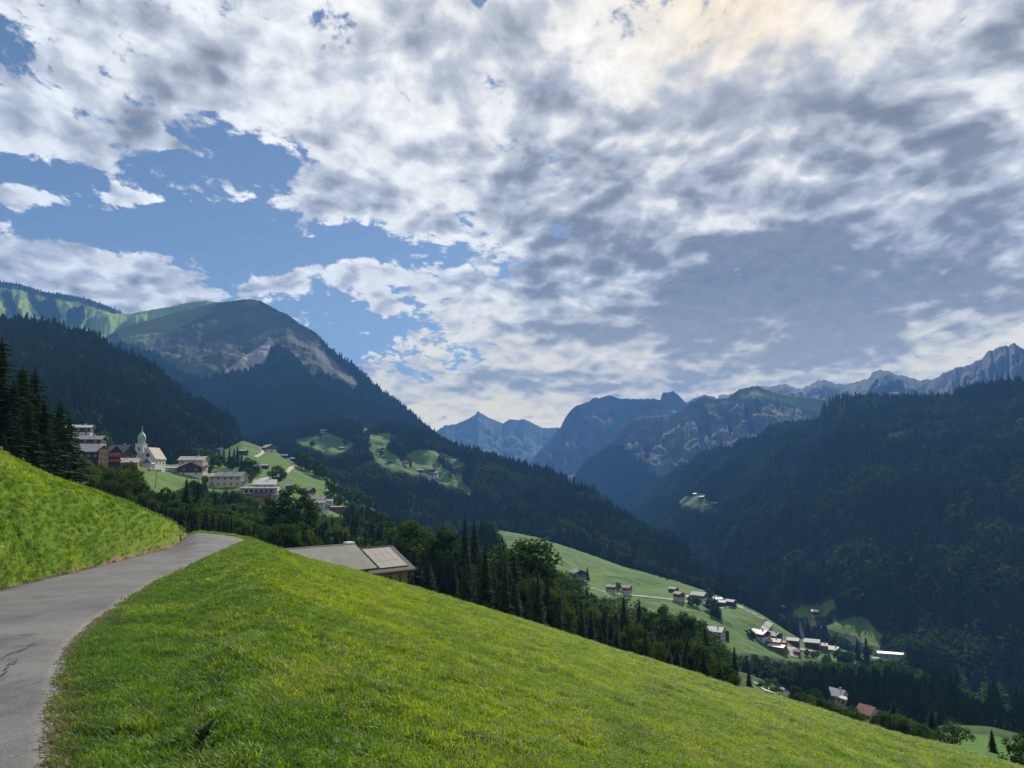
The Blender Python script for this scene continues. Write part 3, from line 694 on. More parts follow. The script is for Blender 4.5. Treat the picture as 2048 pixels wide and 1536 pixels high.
# web of fine cracks
vo = n.node('ShaderNodeTexVoronoi', feature='DISTANCE_TO_EDGE'); n.put(vo.inputs['Vector'], n.v('ADD', pos, n.v('MULTIPLY', n.noise(pos, 3, 4, .6, out=1), (.35, .35, .35)))); vo.inputs['Scale'].default_value = .55
ck = n.m('MULTIPLY', n.ss(vo.outputs['Distance'], .004, .012, 1, 0), n.ss(n.noise(pos, .4, 3, .5), .56, .66))
c = n.mix(n.m('MULTIPLY', ck, .6), c, (.03, .03, .03))
rim = n.ss(n.m('ADD', ac.outputs['Fac'], n.m('MULTIPLY', n.m('SUBTRACT', n.noise(pos, 6, 4, .7), .5), .12)), .93, 1.0)
c = n.mix(n.m('MULTIPLY', rim, .55), c, (.17, .15, .125))
finish(n, c, .82, .35, n.m('ADD', a2, n.noise(pos, 30, 4, .7)), .5, .01)
road = mesh_obj('road', v, f, m_road, smooth=True)
tag(road, kind='structure')
acv = np.concatenate([np.tile(w, len(RoR)), np.zeros(len(RoR)), np.ones(len(RoR))])
a = road.data.attributes.new('across', 'FLOAT', 'POINT'); a.data.foreach_set('value', acv.astype(np.float32))

# ---- wooded slope just beyond the meadow's edge
_far = [(-1500, 1010, 200), (-500, 985, 200), (0, 985, 200), (200, 1010, 205), (390, 1065, 205), (500, 1120, 215), (620, 1175, 230), (850, 1200, 235), (1040, 1235, 235), (1200, 1275, 235), (1400, 1335, 240), (1500, 1362, 245), (1545, 1386, 245), (1580, 1403, 245), (1635, 1424, 245), (1716, 1450, 240), (1807, 1474, 230), (1870, 1484, 215), (1900, 1478, 215), (1980, 1481, 210), (2048, 1500, 205), (2400, 1590, 200), (3000, 1740, 200)]
_cu = [q[0] for q in CREST]; _cv = [q[1] for q in CREST]
_near = [(-1500, 800, 62), (-500, 800, 62), (-200, 880, 62), (0, 945, 62), (117, 995, 62), (266, 1045, 64), (390, 1100, 74)] + [(u, float(np.interp(u, _cu, _cv)) + 26, 74) for u in (500, 620, 760, 1000, 1250, 1500, 1750, 2048, 2400, 3000)]
ws = Layer('wooded_slope', _far, _near, 260, 60, 1.0, 1.0, 30, 17, 0, 60, 0, back=(160, .35), skirt=(30, 16))
ws.mask('meadow', [[(1494, 1340), (1560, 1385), (1600, 1420), (1500, 1420)], [(1888, 1466), (1924, 1463), (1979, 1467), (2030, 1480), (2060, 1500), (2010, 1530), (1950, 1530), (1880, 1500)], [(560, 1100), (560, 1000), (760, 1000), (760, 1100)]], 1)
ws.build(terrain_mat('slope_turf', ((.018, .035, .012), (.05, .085, .02)), [('meadow', (.045, .115, .020), (.080, .160, .028), .25)], .06, .6), 'hillside')
# valley floor under everything
o = mesh_obj('ground', [(-8000, -2000, -430), (8000, -2000, -430), (8000, 10000, -430), (-8000, 10000, -430)], [(0, 1, 2, 3)], wood_floor); tag(o, kind='structure')

# ------------------------------------------------------------------ tree shapes
M_SPRUCE = leaf_mat('spruce_needles', (.020, .037, .022), (.044, .068, .036), .15, (1.2, 1.5, .6), .9, .02)
M_BROAD = leaf_mat('broad_leaves', (.023, .050, .013), (.066, .098, .024), .23, (1.4, 1.7, .5), .85, .04)
M_BARK = plain('bark', (.075, .06, .048), .95, .1, .4, 3)

def spruce_near(seed, h=18.0, rad=3.1, whorls=26, per=8):
    r = random.Random(seed); V = []; F = []
    def tri(*p): k = len(V); V.extend(p); F.append((k, k + 1, k + 2))
    for w in range(whorls):
        f = .05 + .93 * (w + r.uniform(-.2, .2)) / whorls
        z = h * f; L0 = rad * (1 - f) ** .78 * r.uniform(.82, 1.12) + .15
        a0 = r.uniform(0, 2 * PI)
        for b in range(per):
            if r.random() < .10: continue
            a = a0 + 2 * PI * b / per + r.uniform(-.25, .25); L = L0 * r.uniform(.62, 1.18)
            da = Vector((math.cos(a), math.sin(a), 0)); dn = Vector((-math.sin(a), math.cos(a), 0))
            up = .18 * L * (f - .25); dr = .42 * L
            P = []
            for s in (0, .35, .7, 1.0): P.append(da * (L * s) + Vector((0, 0, z + up * s - dr * s * s + (.12 * L * s ** 3))))
            for i in range(3):
                p, q = P[i], P[i + 1]; wd = L * (.36 - .06 * i) * r.uniform(.8, 1.2) + .16
                for sg in (-1, 1):
                    d = dn * sg * wd + da * (.28 * L * r.uniform(.6, 1.1)) + Vector((0, 0, -.24 * wd - .12 * r.random()))
                    tri(p, q, (p + q) / 2 + d)
                    d2 = dn * sg * wd * .55 + da * (.10 * L) + Vector((0, 0, -.55 * wd))
                    tri(p, (p + q) / 2, p + d2)
            tri(P[2], P[3] + da * .12, P[3] + dn * .08 + Vector((0, 0, -.3)))
    for w in range(13):
        f = .03 + .93 * w / 13; z = h * f; q0 = rad * .50 * (1 - f) ** .8 + .06; a0 = r.uniform(0, 6); k = len(V); V.append(Vector((0, 0, z + h * .13)))
        for j in range(12):
            q = q0 * (r.uniform(.95, 1.3) if j % 2 else r.uniform(.5, .75)); V.append(Vector((q * math.cos(a0 + PI * j / 6), q * math.sin(a0 + PI * j / 6), z - r.uniform(0, .5))))
        for j in range(12): F.append((k, k + 1 + j, k + 1 + (j + 1) % 12))
    # leader
    tri(Vector((.12, 0, h * .93)), Vector((-.12, .06, h * .93)), Vector((0, 0, h * 1.02))); tri(Vector((0, .12, h * .93)), Vector((0, -.12, h * .93)), Vector((0, 0, h * 1.02)))
    return V, F
def broad_near(seed, h=13.0, rad=4.6, ncl=48, per=46, leaf=.42, low=.16):
    r = random.Random(seed); V = []; F = []
    cl = []
    for i in range(ncl):
        while True:
            p = Vector((r.uniform(-1, 1), r.uniform(-1, 1), r.uniform(-1, 1)))
            if .35 < p.length < 1: break
        p.normalize(); p *= r.uniform(.55, 1.0)
        lob = 1 + .22 * math.sin(3 * math.atan2(p.y, p.x) + seed) + .15 * math.sin(5 * p.z + seed * 2)
        cl.append((Vector((p.x * rad * lob, p.y * rad * lob, h * (low + (1 - low) * .5) + p.z * h * (1 - low) * .5)), rad * r.uniform(.20, .36)))
    for (c, cr) in cl:
        for _ in range(per):
            d = Vector((r.gauss(0, 1), r.gauss(0, 1), r.gauss(0, .8))); d = d.normalized() * cr * r.uniform(.5, 1.05)
            p = c + d; nrm = (d.normalized() + Vector((r.gauss(0, .5), r.gauss(0, .5), r.gauss(0, .5) + .35))).normalized()
            a = nrm.orthogonal().normalized(); b = nrm.cross(a); t = r.uniform(0, PI); a, b = a * math.cos(t) + b * math.sin(t), b * math.cos(t) - a * math.sin(t)
            s = leaf * r.uniform(.6, 1.25); k = len(V)
            V.extend([p - a * s, p + b * s * .62, p + a * s, p - b * s * .62]); F.append((k, k + 1, k + 2, k + 3))
    return V, F
def trunk_mesh(h, r0, limbs, seed, name):
    r = random.Random(seed); m = MB()
    m.tube([(0, 0, -1.6), (0, 0, h * .3), (r.uniform(-.2, .2), r.uniform(-.2, .2), h * .62), (0, 0, h * .9)], [r0 * 1.25, r0, r0 * .6, r0 * .12], 8)
    for i in range(limbs):
        a = 2 * PI * i / max(1, limbs) + r.uniform(-.4, .4); z = h * r.uniform(.28, .6); L = h * r.uniform(.2, .34)
        m.tube([(0, 0, z), (math.cos(a) * L * .5, math.sin(a) * L * .5, z + L * .35), (math.cos(a) * L, math.sin(a) * L, z + L * .8)], [r0 * .5, r0 * .32, r0 * .1], 5)
    return m.build(name, M_BARK, smooth=True, link=False).data
def me_only(name, vf, mat):
    return mesh_obj(name, vf[0], vf[1], mat, link=False).data

SPRUCES = [(me_only('crown', spruce_near(s, 18, rd, wh, pr), M_SPRUCE), trunk_mesh(18, .22, 0, s, 'trunk'), 18) for s, rd, wh, pr in ((1, 3.4, 30, 9), (2, 2.9, 32, 9), (3, 3.8, 29, 10), (4, 3.2, 28, 9), (5, 2.7, 33, 9))]
BROADS = [(me_only('crown', broad_near(s, 13, rd, nc, 84, .30, lo), M_BROAD), trunk_mesh(12, .24, 6, s, 'trunk'), 13) for s, rd, nc, lo in ((11, 4.6, 66, .12), (12, 5.4, 74, .10), (13, 3.9, 56, .14), (14, 4.9, 70, .06))]
BUSHES = [(me_only('crown', broad_near(s, 5, rd, 32, 60, .20, 0.0), M_BROAD), trunk_mesh(4, .10, 5, s, 'trunk'), 5) for s, rd in ((21, 2.6), (22, 3.2), (23, 2.3))]

def plant_tree(kind, loc, h, label, cat, group=None, wide=1.0, rz=None, lib=None, name=None):
    lib = {'spruce': SPRUCES, 'broad': BROADS, 'bush': BUSHES}[kind]
    cr, tr, h0 = random.choice(lib)
    nm = {'spruce': 'spruce_tree', 'broad': 'broadleaf_tree', 'bush': 'bush'}[kind]
    e = empty(nm, loc, random.uniform(0, 2 * PI), label, cat, group)
    s = h / h0; sw = s * wide
    e.scale = (sw, sw, s)
    link_mesh('trunk', tr, e); link_mesh('crown', cr, e)
    return e

# ---- far forests: instances on points
def spruce_far(seed, h=20.0, rad=3.0):
    r = random.Random(seed); V = []; F = []
    n = 7; lv = 8
    for i in range(lv):
        f = i / lv; z0 = h * (.04 + .86 * f); z1 = z0 + h * .24; rr_ = rad * (1 - f) ** .85 + .35
        k = len(V); V.append((0, 0, min(z1, h))); a0 = r.uniform(0, 6)
        for j in range(n * 2):
            q = rr_ * (r.uniform(.9, 1.2) if j % 2 == 0 else r.uniform(.42, .62)); a = a0 + PI * j / n
            V.append((q * math.cos(a), q * math.sin(a), z0 + (0 if j % 2 == 0 else h * .035)))
        for j in range(n * 2): F.append((k, k + 1 + j, k + 1 + (j + 1) % (n * 2)))
    return V, F
FOREST = bpy.data.collections.new('forest_tree_kinds')
for i, (s, rd) in enumerate(((31, 3.1), (32, 2.6), (33, 3.5))): FOREST.objects.link(mesh_obj('k%d_far_spruce' % i, *spruce_far(s, 20, rd), M_SPRUCE, link=False))
for i, (s, rd) in enumerate(((41, 4.6), (42, 5.4))): FOREST.objects.link(mesh_obj('k%d_far_beech' % (i + 3), *broad_near(s, 15, rd, 26, 11, 1.15, .08), M_BROAD, link=False))
TUFTS = bpy.data.collections.new('grass_kinds')

def scatter(name, P, rz, sc, idx, coll, label=None, tilt=None):
    me = bpy.data.meshes.new(name); P = np.asarray(P, np.float32)
    me.vertices.add(len(P)); me.vertices.foreach_set('co', P.ravel())
    rot = np.zeros((len(P), 3), np.float32); rot[:, 2] = rz
    if tilt is not None: rot[:, :2] = tilt
    sc = np.asarray(sc, np.float32); sc = np.repeat(sc[:, None], 3, 1) if sc.ndim == 1 else sc
    for k, ty, arr in (('rot', 'FLOAT_VECTOR', rot), ('sc', 'FLOAT_VECTOR', sc)):
        a = me.attributes.new(k, ty, 'POINT'); a.data.foreach_set('vector', arr.astype(np.float32).ravel())
    a = me.attributes.new('idx', 'INT', 'POINT'); a.data.foreach_set('value', np.asarray(idx, np.int32))
    o = bpy.data.objects.new(name, me); COL.objects.link(o)
    g = bpy.data.node_groups.new(name, 'GeometryNodeTree')
    g.interface.new_socket('Geometry', in_out='INPUT', socket_type='NodeSocketGeometry'); g.interface.new_socket('Geometry', in_out='OUTPUT', socket_type='NodeSocketGeometry')
    gi = g.nodes.new('NodeGroupInput'); go = g.nodes.new('NodeGroupOutput')
    ip = g.nodes.new('GeometryNodeInstanceOnPoints'); ci = g.nodes.new('GeometryNodeCollectionInfo')
    ci.inputs['Collection'].default_value = coll; ci.inputs['Separate Children'].default_value = True; ci.inputs['Reset Children'].default_value = True
    ip.inputs['Pick Instance'].default_value = True
    def na(k, ty):
        q = g.nodes.new('GeometryNodeInputNamedAttribute'); q.data_type = ty; q.inputs[0].default_value = k; return q.outputs[0]
    e2 = g.nodes.new('FunctionNodeEulerToRotation')
    L = g.links.new
    L(na('rot', 'FLOAT_VECTOR'), e2.inputs[0]); L(e2.outputs[0], ip.inputs['Rotation'])
    L(na('sc', 'FLOAT_VECTOR'), ip.inputs['Scale']); L(na('idx', 'INT'), ip.inputs['Instance Index'])
    L(gi.outputs[0], ip.inputs['Points']); L(ci.outputs[0], ip.inputs['Instance']); L(ip.outputs[0], go.inputs[0])
    md = o.modifiers.new('scatter', 'NODES'); md.node_group = g
    tag(o, label, None, None, 'stuff')
    return o

# ------------------------------------------------------------------ single trees of the near wood
def base_on(layer, u, v_top, D, h):
    """tree whose top shows at a pixel: foot D away on the slope, of the height that follows (or sunk for a wanted height)"""
    p = at(u, v_top, D); zb = layer.zat(p.x, p.y) if h is None else p.z - h
    return Vector((p.x, p.y, zb)), p.z - zb
G_LEFT = 'dark spruces beside the road bank'
SP = []   # (kind, u, v_top, D, wide, label, group)
for u, v, D, l in ((5, 675, 76, 'tallest spruce at the left edge above the grass bank'), (47, 728, 84, 'tall dark spruce right of the tallest one at the left edge'), (70, 738, 88, 'narrow dark spruce standing behind the other tall ones on the left'),
                   (121, 803, 98, 'slender spruce in front of the pale-roofed upper house'), (140, 828, 106, 'smaller spruce right of the slender one, beside the upper house')):
    SP.append(('spruce', u, v, D, 1.6, l, None))
for u, v, D in ((-60, 690, 72), (-30, 720, 80), (28, 762, 74), (60, 800, 72), (90, 800, 84), (98, 846, 92), (20, 820, 70), (112, 880, 86), (150, 905, 100), (165, 915, 112), (75, 860, 74), (40, 850, 68), (130, 890, 92), (8, 870, 66), (100, 915, 80), (140, 935, 88)):
    pl = ('standing under the tallest spruce' if u < 15 else 'between the tallest spruce and its right neighbours' if u < 65 else 'between the tall left spruces and the slender one' if u < 105 else 'at the foot of the slender spruce' if u < 145 else 'in front of the upper house')
    SP.append(('spruce', u, v, D, 1.7, ('low' if v > 850 else 'middling') + ' dark spruce above the grass bank, ' + pl, G_LEFT))
SP += [('broad', 255, 925, 150, 1.15, 'big round dark tree in front of the low tan-roofed house', None), ('broad', 232, 940, 140, 1.0, 'round tree left of the big dark one below the pink hotel', None),
       ('broad', 592, 972, 190, 1.25, 'large domed tree standing among the houses right of the white flat-roofed house', None),
       ('broad', 560, 1046, 120, 1.5, 'broad sunlit tree just past the road bend, left half of a pair', None), ('broad', 603, 1046, 124, 1.1, 'broad sunlit tree just past the road bend, right half of a pair', None),
       ('spruce', 930, 1030, 150, 1.0, 'tallest spruce rising out of the middle of the wood', None), ('spruce', 949, 1044, 156, 1.0, 'second tall spruce right beside the tallest in the wood', None),
       ('broad', 822, 1036, 165, 1.1, 'leafy tree with a pale lit crown right of the solar roof', None), ('broad', 893, 1050, 160, 1.0, 'leafy tree with lit crown left of the tallest spruce', None),
       ('broad', 1040, 1072, 150, 1.25, 'big rounded beech at the shoulder of the wood', None), ('spruce', 1247, 1192, 175, 1.0, 'pointed spruce standing before the lower meadow, left of two', None), ('spruce', 1278, 1196, 180, 1.05, 'pointed spruce standing before the lower meadow, right of two', None),
       ('broad', 1320, 1210, 165, 1.1, 'round dark tree at the right shoulder of the wood', None), ('broad', 1372, 1224, 160, 1.1, 'round leafy tree beside the last spruces of the wood', None), ('spruce', 1410, 1254, 150, 1.1, 'dark spruce at the right end of the wood left of the white farmhouse', None),
       ('spruce', 1468, 1292, 140, 1.2, 'dark spruce on the meadow edge at the right end of the wood', None), ('spruce', 1497, 1338, 130, 1.3, 'last small spruce of the wood above the lower lane', None),
       ('broad', 1592, 1372, 230, 1.3, 'broad tree right of the dark-gabled house by the lower lane', None), ('broad', 1628, 1376, 225, 1.2, 'second broad tree right of the dark-gabled house', None),
       ('broad', 1662, 1400, 200, 1.0, 'leafy tree in front of the pale grey house', None), ('broad', 1752, 1436, 165, 1.1, 'leafy tree at the right gable of the red-roofed house', None), ('broad', 1712, 1424, 185, 1.0, 'leafy tree left of the red roof', None),
       ('spruce', 1786, 1398, 165, 1.25, 'tall dark spruce right of the red-roofed house', None), ('spruce', 1862, 1414, 150, 1.3, 'tall dark spruce beside the small bright green field', None), ('spruce', 1812, 1436, 158, 1.3, 'shorter spruce between the two tall ones at lower right', None),
       ('spruce', 1985, 1489, 120, 1.4, 'small dark spruce in front of the bright green field', None), ('bush', 1905, 1478, 130, 1.3, 'bush on the meadow edge below the green field', None), ('bush', 2040, 1494, 95, 1.2, 'pale bush in the lower right corner', None),
       ('bush', 1648, 1414, 150, 1.3, 'bush on the meadow edge left of the red roof', None), ('bush', 1706, 1440, 140, 1.3, 'bush on the meadow edge in front of the red roof', None), ('bush', 1540, 1356, 210, 1.6, 'bushes left of the lower lane', None), ('bush', 1838, 1452, 140, 1.5, 'bush between the last two tall spruces', None),
       ('spruce', 374, 955, 200, 1.1, 'spruce in front of the dark-fronted house', None), ('spruce', 397, 961, 205, 1.1, 'spruce just right of the one before the dark-fronted house', None), ('broad', 330, 975, 190, 1.0, 'leafy tree under the church meadow', None)]
# fill of the wood: rows of spruces and broadleaf trees under the traced tree line
TLU = [150, 190, 230, 300, 345, 400, 450, 500, 560, 625, 680, 720, 760, 800, 850, 900, 960, 1010, 1060, 1100, 1150, 1200, 1260, 1320, 1380, 1420, 1470, 1500, 1512]
TLV = [905, 925, 945, 968, 985, 985, 998, 1012, 1040, 1035, 1030, 1020, 1030, 1045, 1056, 1056, 1062, 1072, 1092, 1122, 1155, 1180, 1205, 1216, 1235, 1262, 1310, 1345, 1362]
def crest_v(u):
    return float(np.interp(u, [q[0] for q in BANK] + [q[0] for q in CREST], [q[1] for q in BANK] + [q[1] for q in CREST]))
cnt = {'spruce': 0, 'broad': 0}; tries = 0; placed = []
while (cnt['spruce'] < 225 or cnt['broad'] < 100) and tries < 40000:
    tries += 1
    u = random.uniform(150, 1510); vs_ = np.interp(u, TLU, TLV); cv = crest_v(u)
    if u < 388: cv = max(cv, vs_ + 40)
    q = random.random() ** 1.3
    D = 225 - 130 * q + random.uniform(-12, 12)
    if 480 < u < 910: D = max(D, 134)
    vt = vs_ + (cv - vs_) * (q * .85) + random.uniform(0, 10)
    kind = 'spruce' if random.random() < (.60 + .3 * q) else 'broad'
    if u < 560: kind = 'broad' if random.random() < .55 else 'spruce'
    if cnt[kind] >= (225 if kind == 'spruce' else 100): continue
    loc, h = base_on(ws, u, vt, D, None)
    if not (6.5 if kind == 'spruce' else 5.5) <= h <= (25 if kind == 'spruce' else 17): continue
    if any((loc.x - a) ** 2 + (loc.y - b) ** 2 < c * c for a, b, c in placed): continue
    placed.append((loc.x, loc.y, 2.6 if kind == 'spruce' else 3.5)); cnt[kind] += 1
    w_ = 'dark spruce' if kind == 'spruce' else 'leafy tree'
    row = 'front' if q > .62 else ('middle' if q > .3 else 'back')
    for lim, place in ((250, 'between the left spruces and the big dark tree'), (380, 'below the church meadow'), (500, 'behind the road bend, below the long cream house'),
                       (640, 'behind the pale barn roof and the lit pair of trees'), (800, 'behind the house with the solar roof'), (900, 'between the solar roof and the tallest spruce'), (1000, 'round the foot of the tallest spruce'),
                       (1110, 'around the big rounded beech'), (1210, 'below the white chalet, right of the rounded beech'), (1300, 'around the two pointed spruces before the lower meadow'), (1400, 'at the right shoulder of the wood'), (2000, 'at the right end of the wood')):
        if u < lim: break
    sz_ = ('tall' if h > 17 else 'low' if h < 10.5 else 'mid-sized') if kind == 'spruce' else ('tall' if h > 13.5 else 'low' if h < 9 else 'mid-sized')
    wd_ = random.uniform(1.15, 1.7); sz_ = ('slim ' if wd_ < 1.42 else 'wide ') + sz_
    lb = ('%s %s-row %s %s' % (sz_, row, 'spruce' if kind == 'spruce' else 'leafy tree', place), '%s of the wood below the meadow edge' % ('spruces' if kind == 'spruce' else 'leafy trees'))
    plant_tree(kind, loc, h, lb[0], 'tree', lb[1], wd_)
for kind, u, v_, D, wd, lb, gp in SP:
    loc, h = base_on(ws, u, v_, D, None)
    if kind == 'broad' and h > 17: loc, h = base_on(ws, u, v_, D, 16)
    if kind == 'bush' and h > 7: loc, h = base_on(ws, u, v_, D, 6)
    h = max(h, 3.0)
    plant_tree(kind, loc, h, lb, 'bush' if kind == 'bush' else 'tree', gp, wd * random.uniform(.95, 1.05))
# ---- hedgerow trees round the village, on the terraces and in the hamlet
HT = [('vh', 'the village', [(205, 898, 10, 'b'), (295, 925, 8, 'b'), (303, 932, 6, 'b'), (322, 915, 12, 's'), (418, 935, 12, 'b'), (428, 930, 12, 's'), (437, 928, 13, 's'), (447, 925, 12, 's'), (458, 930, 14, 's'), (467, 932, 13, 's'), (474, 934, 15, 's'), (440, 935, 10, 'b'), (462, 940, 10, 'b'), (482, 942, 12, 's'), (496, 955, 13, 'b'), (505, 958, 12, 'b'), (495, 968, 10, 'b'), (553, 968, 12, 'b'), (418, 950, 8, 'b'), (410, 968, 5, 'b'),
                            (544, 944, 5, 's'), (568, 960, 7, 'b'), (660, 985, 14, 'b'), (668, 990, 9, 'b'), (678, 996, 10, 'b'), (690, 1005, 12, 'b'), (710, 1005, 12, 'b'), (720, 1012, 11, 'b'), (700, 1012, 10, 's'), (735, 1022, 12, 'b'), (675, 1015, 9, 'b'), (655, 1005, 8, 'b'), (600, 933, 16, 'b'), (610, 940, 16, 'b'), (620, 945, 14, 'b'), (634, 952, 14, 'b'), (645, 958, 13, 'b')]),
      ('ir', 'the meadow terraces', [(624, 893, 12, 'b'), (690, 890, 12, 'b'), (763, 912, 11, 'b'), (783, 888, 22, 's'), (790, 892, 15, 's'), (800, 915, 14, 's'), (806, 920, 13, 's'), (812, 924, 14, 's'), (818, 928, 13, 's'), (822, 932, 12, 's'), (882, 925, 14, 'b'), (888, 932, 14, 's'), (894, 936, 15, 's'), (900, 940, 14, 'b'), (896, 928, 13, 's'), (910, 952, 8, 'b'), (900, 955, 8, 'b'), (640, 876, 10, 'b'), (776, 898, 6, 'b'), (740, 896, 9, 'b')]),
      ('vm', 'the hamlet', [(1500, 1278, 7, 'b'), (1505, 1280, 6, 'b'), (1716, 1320, 17, 's'), (1734, 1326, 20, 's'), (1680, 1328, 10, 'b'), (1691, 1328, 9, 'b'), (1698, 1329, 10, 'b'), (1660, 1329, 8, 's'), (1652, 1330, 7, 'b'), (1634, 1316, 5, 'b'), (1626, 1314, 4, 'b'), (1614, 1312, 5, 'b'), (1175, 1160, 10, 's'), (1425, 1230, 12, 's'), (1430, 1226, 12, 's'), (1436, 1236, 13, 's'), (1420, 1222, 9, 'b'), (1418, 1200, 10, 'b'), (1236, 1180, 6, 'b'), (1385, 1210, 7, 'b'), (1395, 1214, 7, 'b')])]
def near_what(u, v, where):
    if where == 'the village':
        return ('beside the church or its neighbours' if u < 415 else 'on the meadow between the tall cream house and the forest' if u < 480 else 'around the right end of the long cream house' if u < 530 else 'next to the white-roofed house and the lane' if u < 580 else
                'along the crest of the village meadow' if (u < 650 and v < 965) else 'below the village meadow, left of the three huts' if u < 690 else 'beside the three huts at the end of the village meadow')
    if where == 'the meadow terraces':
        return 'on the highest terrace' if u < 700 else 'in the row climbing beside the wide brown farmhouse' if 780 < u < 830 else 'in the round clump above the terrace hamlet' if 870 < u < 906 and v < 945 else 'by the houses of the terrace strip' if u < 800 else 'below the clump by the terrace hamlet'
    return ('beside the chalet and the lane houses' if u < 1410 else 'in the clump under the last lane houses' if u < 1450 else 'left of the grey farmhouse in the hamlet' if u < 1520 else 'among the low houses of the hamlet' if u < 1640 else 'in the thin row in front of the hamlet' if u < 1705 else 'by the valley road before the long shed')
for ly, where, lst in HT:
    ly = LAYERS[{'vh': 'village_hill', 'ir': 'terrace_ridge', 'vm': 'valley_meadow'}[ly]]
    for u, v_, h, k in lst:
        p = ly.hit(u, v_); k = 'spruce' if k == 's' else 'broad'
        plant_tree(k, p - Vector((0, 0, .3)), h, ('dark spruce' if k == 'spruce' else 'leafy tree') + ' ' + near_what(u, v_, where), 'tree', ('spruces' if k == 'spruce' else 'leafy trees') + ' round ' + where, random.uniform(1.0, 1.3))

# ------------------------------------------------------------------ air
HX, HY0, HY1, HZ0, HZ1 = 8050, -2050, 10050, -432, 1180
hz = MB().box(-HX, HX, HY0, HY1, HZ0, HZ1).build('haze', None)
m, n = mat_new('haze_air')
pv = n.node('ShaderNodeVolumePrincipled')
pv.inputs['Color'].default_value = (.13, .35, .84, 1); pv.inputs['Density'].default_value = 1.15e-4; pv.inputs['Anisotropy'].default_value = 0.0
o_ = n.node('ShaderNodeOutputMaterial'); n.l.new(pv.outputs[0], o_.inputs['Volume'])
m.cycles.homogeneous_volume = True
hz.data.materials.append(m); tag(hz, kind='stuff')

# ------------------------------------------------------------------ buildings
RF = {'light': plain('sheet_roof', (.34, .34, .35), .38, .6, .12, .8), 'grey': plain('grey_roof', (.22, .22, .23), .5, .45, .2, .8), 'dark': plain('slate_roof', (.075, .08, .095), .55, .4, .25, .8),
      'tan': plain('tan_roof', (.44, .37, .30), .55, .4, .18, .8), 'red': plain('red_tile_roof', (.27, .115, .085), .7, .3, .2, .8), 'brown': plain('brown_roof', (.33, .20, .14), .6, .35, .2, .8), 'white': plain('white_roof', (.55, .54, .52), .5, .4, .06, .5)}
WL = {'white': plain('white_plaster', (.50, .495, .48), .9, .2, .08, .5), 'cream': plain('cream_plaster', (.45, .41, .33), .9, .2, .1, .5), 'grey': plain('grey_plaster', (.34, .34, .34), .9, .2, .1, .5),
      'dark': plain('weathered_timber', (.058, .042, .032), .9, .15, .3, 1.2, stretch=(1, 1, 6)), 'timber': plain('brown_timber', (.15, .092, .052), .85, .2, .3, 1.2, stretch=(1, 1, 6)),
      'pink': plain('salmon_plaster', (.46, .235, .16), .9, .2, .1, .5), 'rust': plain('rust_brick', (.33, .14, .09), .9, .2, .2, 1.5)}
M_GLASS = plain('window_glass', (.02, .025, .032), .08, .8, .1, .5)
M_FRAME = plain('window_frame', (.33, .31, .28), .6, .3, .05)
M_FRAMED = plain('dark_window_frame', (.10, .07, .05), .6, .3, .05)
M_RED = plain('wine_red_paint', (.28, .035, .055), .6, .3, .15)
M_COPPER = plain('patina_copper', (.22, .34, .27), .6, .35, .18, 1.2)
M_GOLD = plain('gilded_metal', (.6, .42, .1), .3, .6, .05, metal=1.0)
M_STONE = plain('grey_stone', (.30, .29, .27), .9, .2, .2, 1.0)
def window_meshes(w, h):
    f = MB(); t = .10
    f.box(-w / 2, w / 2, -.06, .10, -h / 2, -h / 2 + t); f.box(-w / 2, w / 2, -.06, .10, h / 2 - t, h / 2)
    f.box(-w / 2, -w / 2 + t, -.05, .10, -h / 2 + t, h / 2 - t); f.box(w / 2 - t, w / 2, -.05, .10, -h / 2 + t, h / 2 - t); f.box(-.035, .035, -.03, .08, -h / 2 + t, h / 2 - t)
    f.box(-w / 2 - .06, w / 2 + .06, -.16, .02, -h / 2 - .07, -h / 2 - .003)
    p = MB().box(-w / 2 + t, w / 2 - t, .0, .05, -h / 2 + t, h / 2 - t)
    return f.build('window', M_FRAME, link=False).data, f.build('window', M_FRAMED, link=False).data, p.build('pane', M_GLASS, link=False).data
WIN = {'s': window_meshes(1.05, 1.25), 'm': window_meshes(1.5, 1.4), 'l': window_meshes(2.6, 1.9)}
def add_window(parent, x, y, z, rz, size='s', dark=False):
    a, b, p = WIN[size]
    w_ = link_mesh('window', b if dark else a, parent, (x, y, z), (0, 0, rz))
    link_mesh('pane', p, w_)
    return w_
def gable_roof(mb, L, W, zh, pitch, ov=.8, ovg=.7, th=.22):
    tp = math.tan(pitch); zr = zh + (W / 2) * tp
    e = W / 2 + ov; ze = zh - ov * tp
    for sg in (-1, 1):
        x0, x1 = -L / 2 - ovg, L / 2 + ovg
        a = [(x0, sg * e, ze), (x1, sg * e, ze), (x1, sg * .01, zr), (x0, sg * .01, zr)]; b = [(p[0], p[1], p[2] + th) for p in a]
        if sg > 0: a = a[::-1]; b = b[::-1]
        mb.hexa(a, b)
    return zr
CLEAR = []
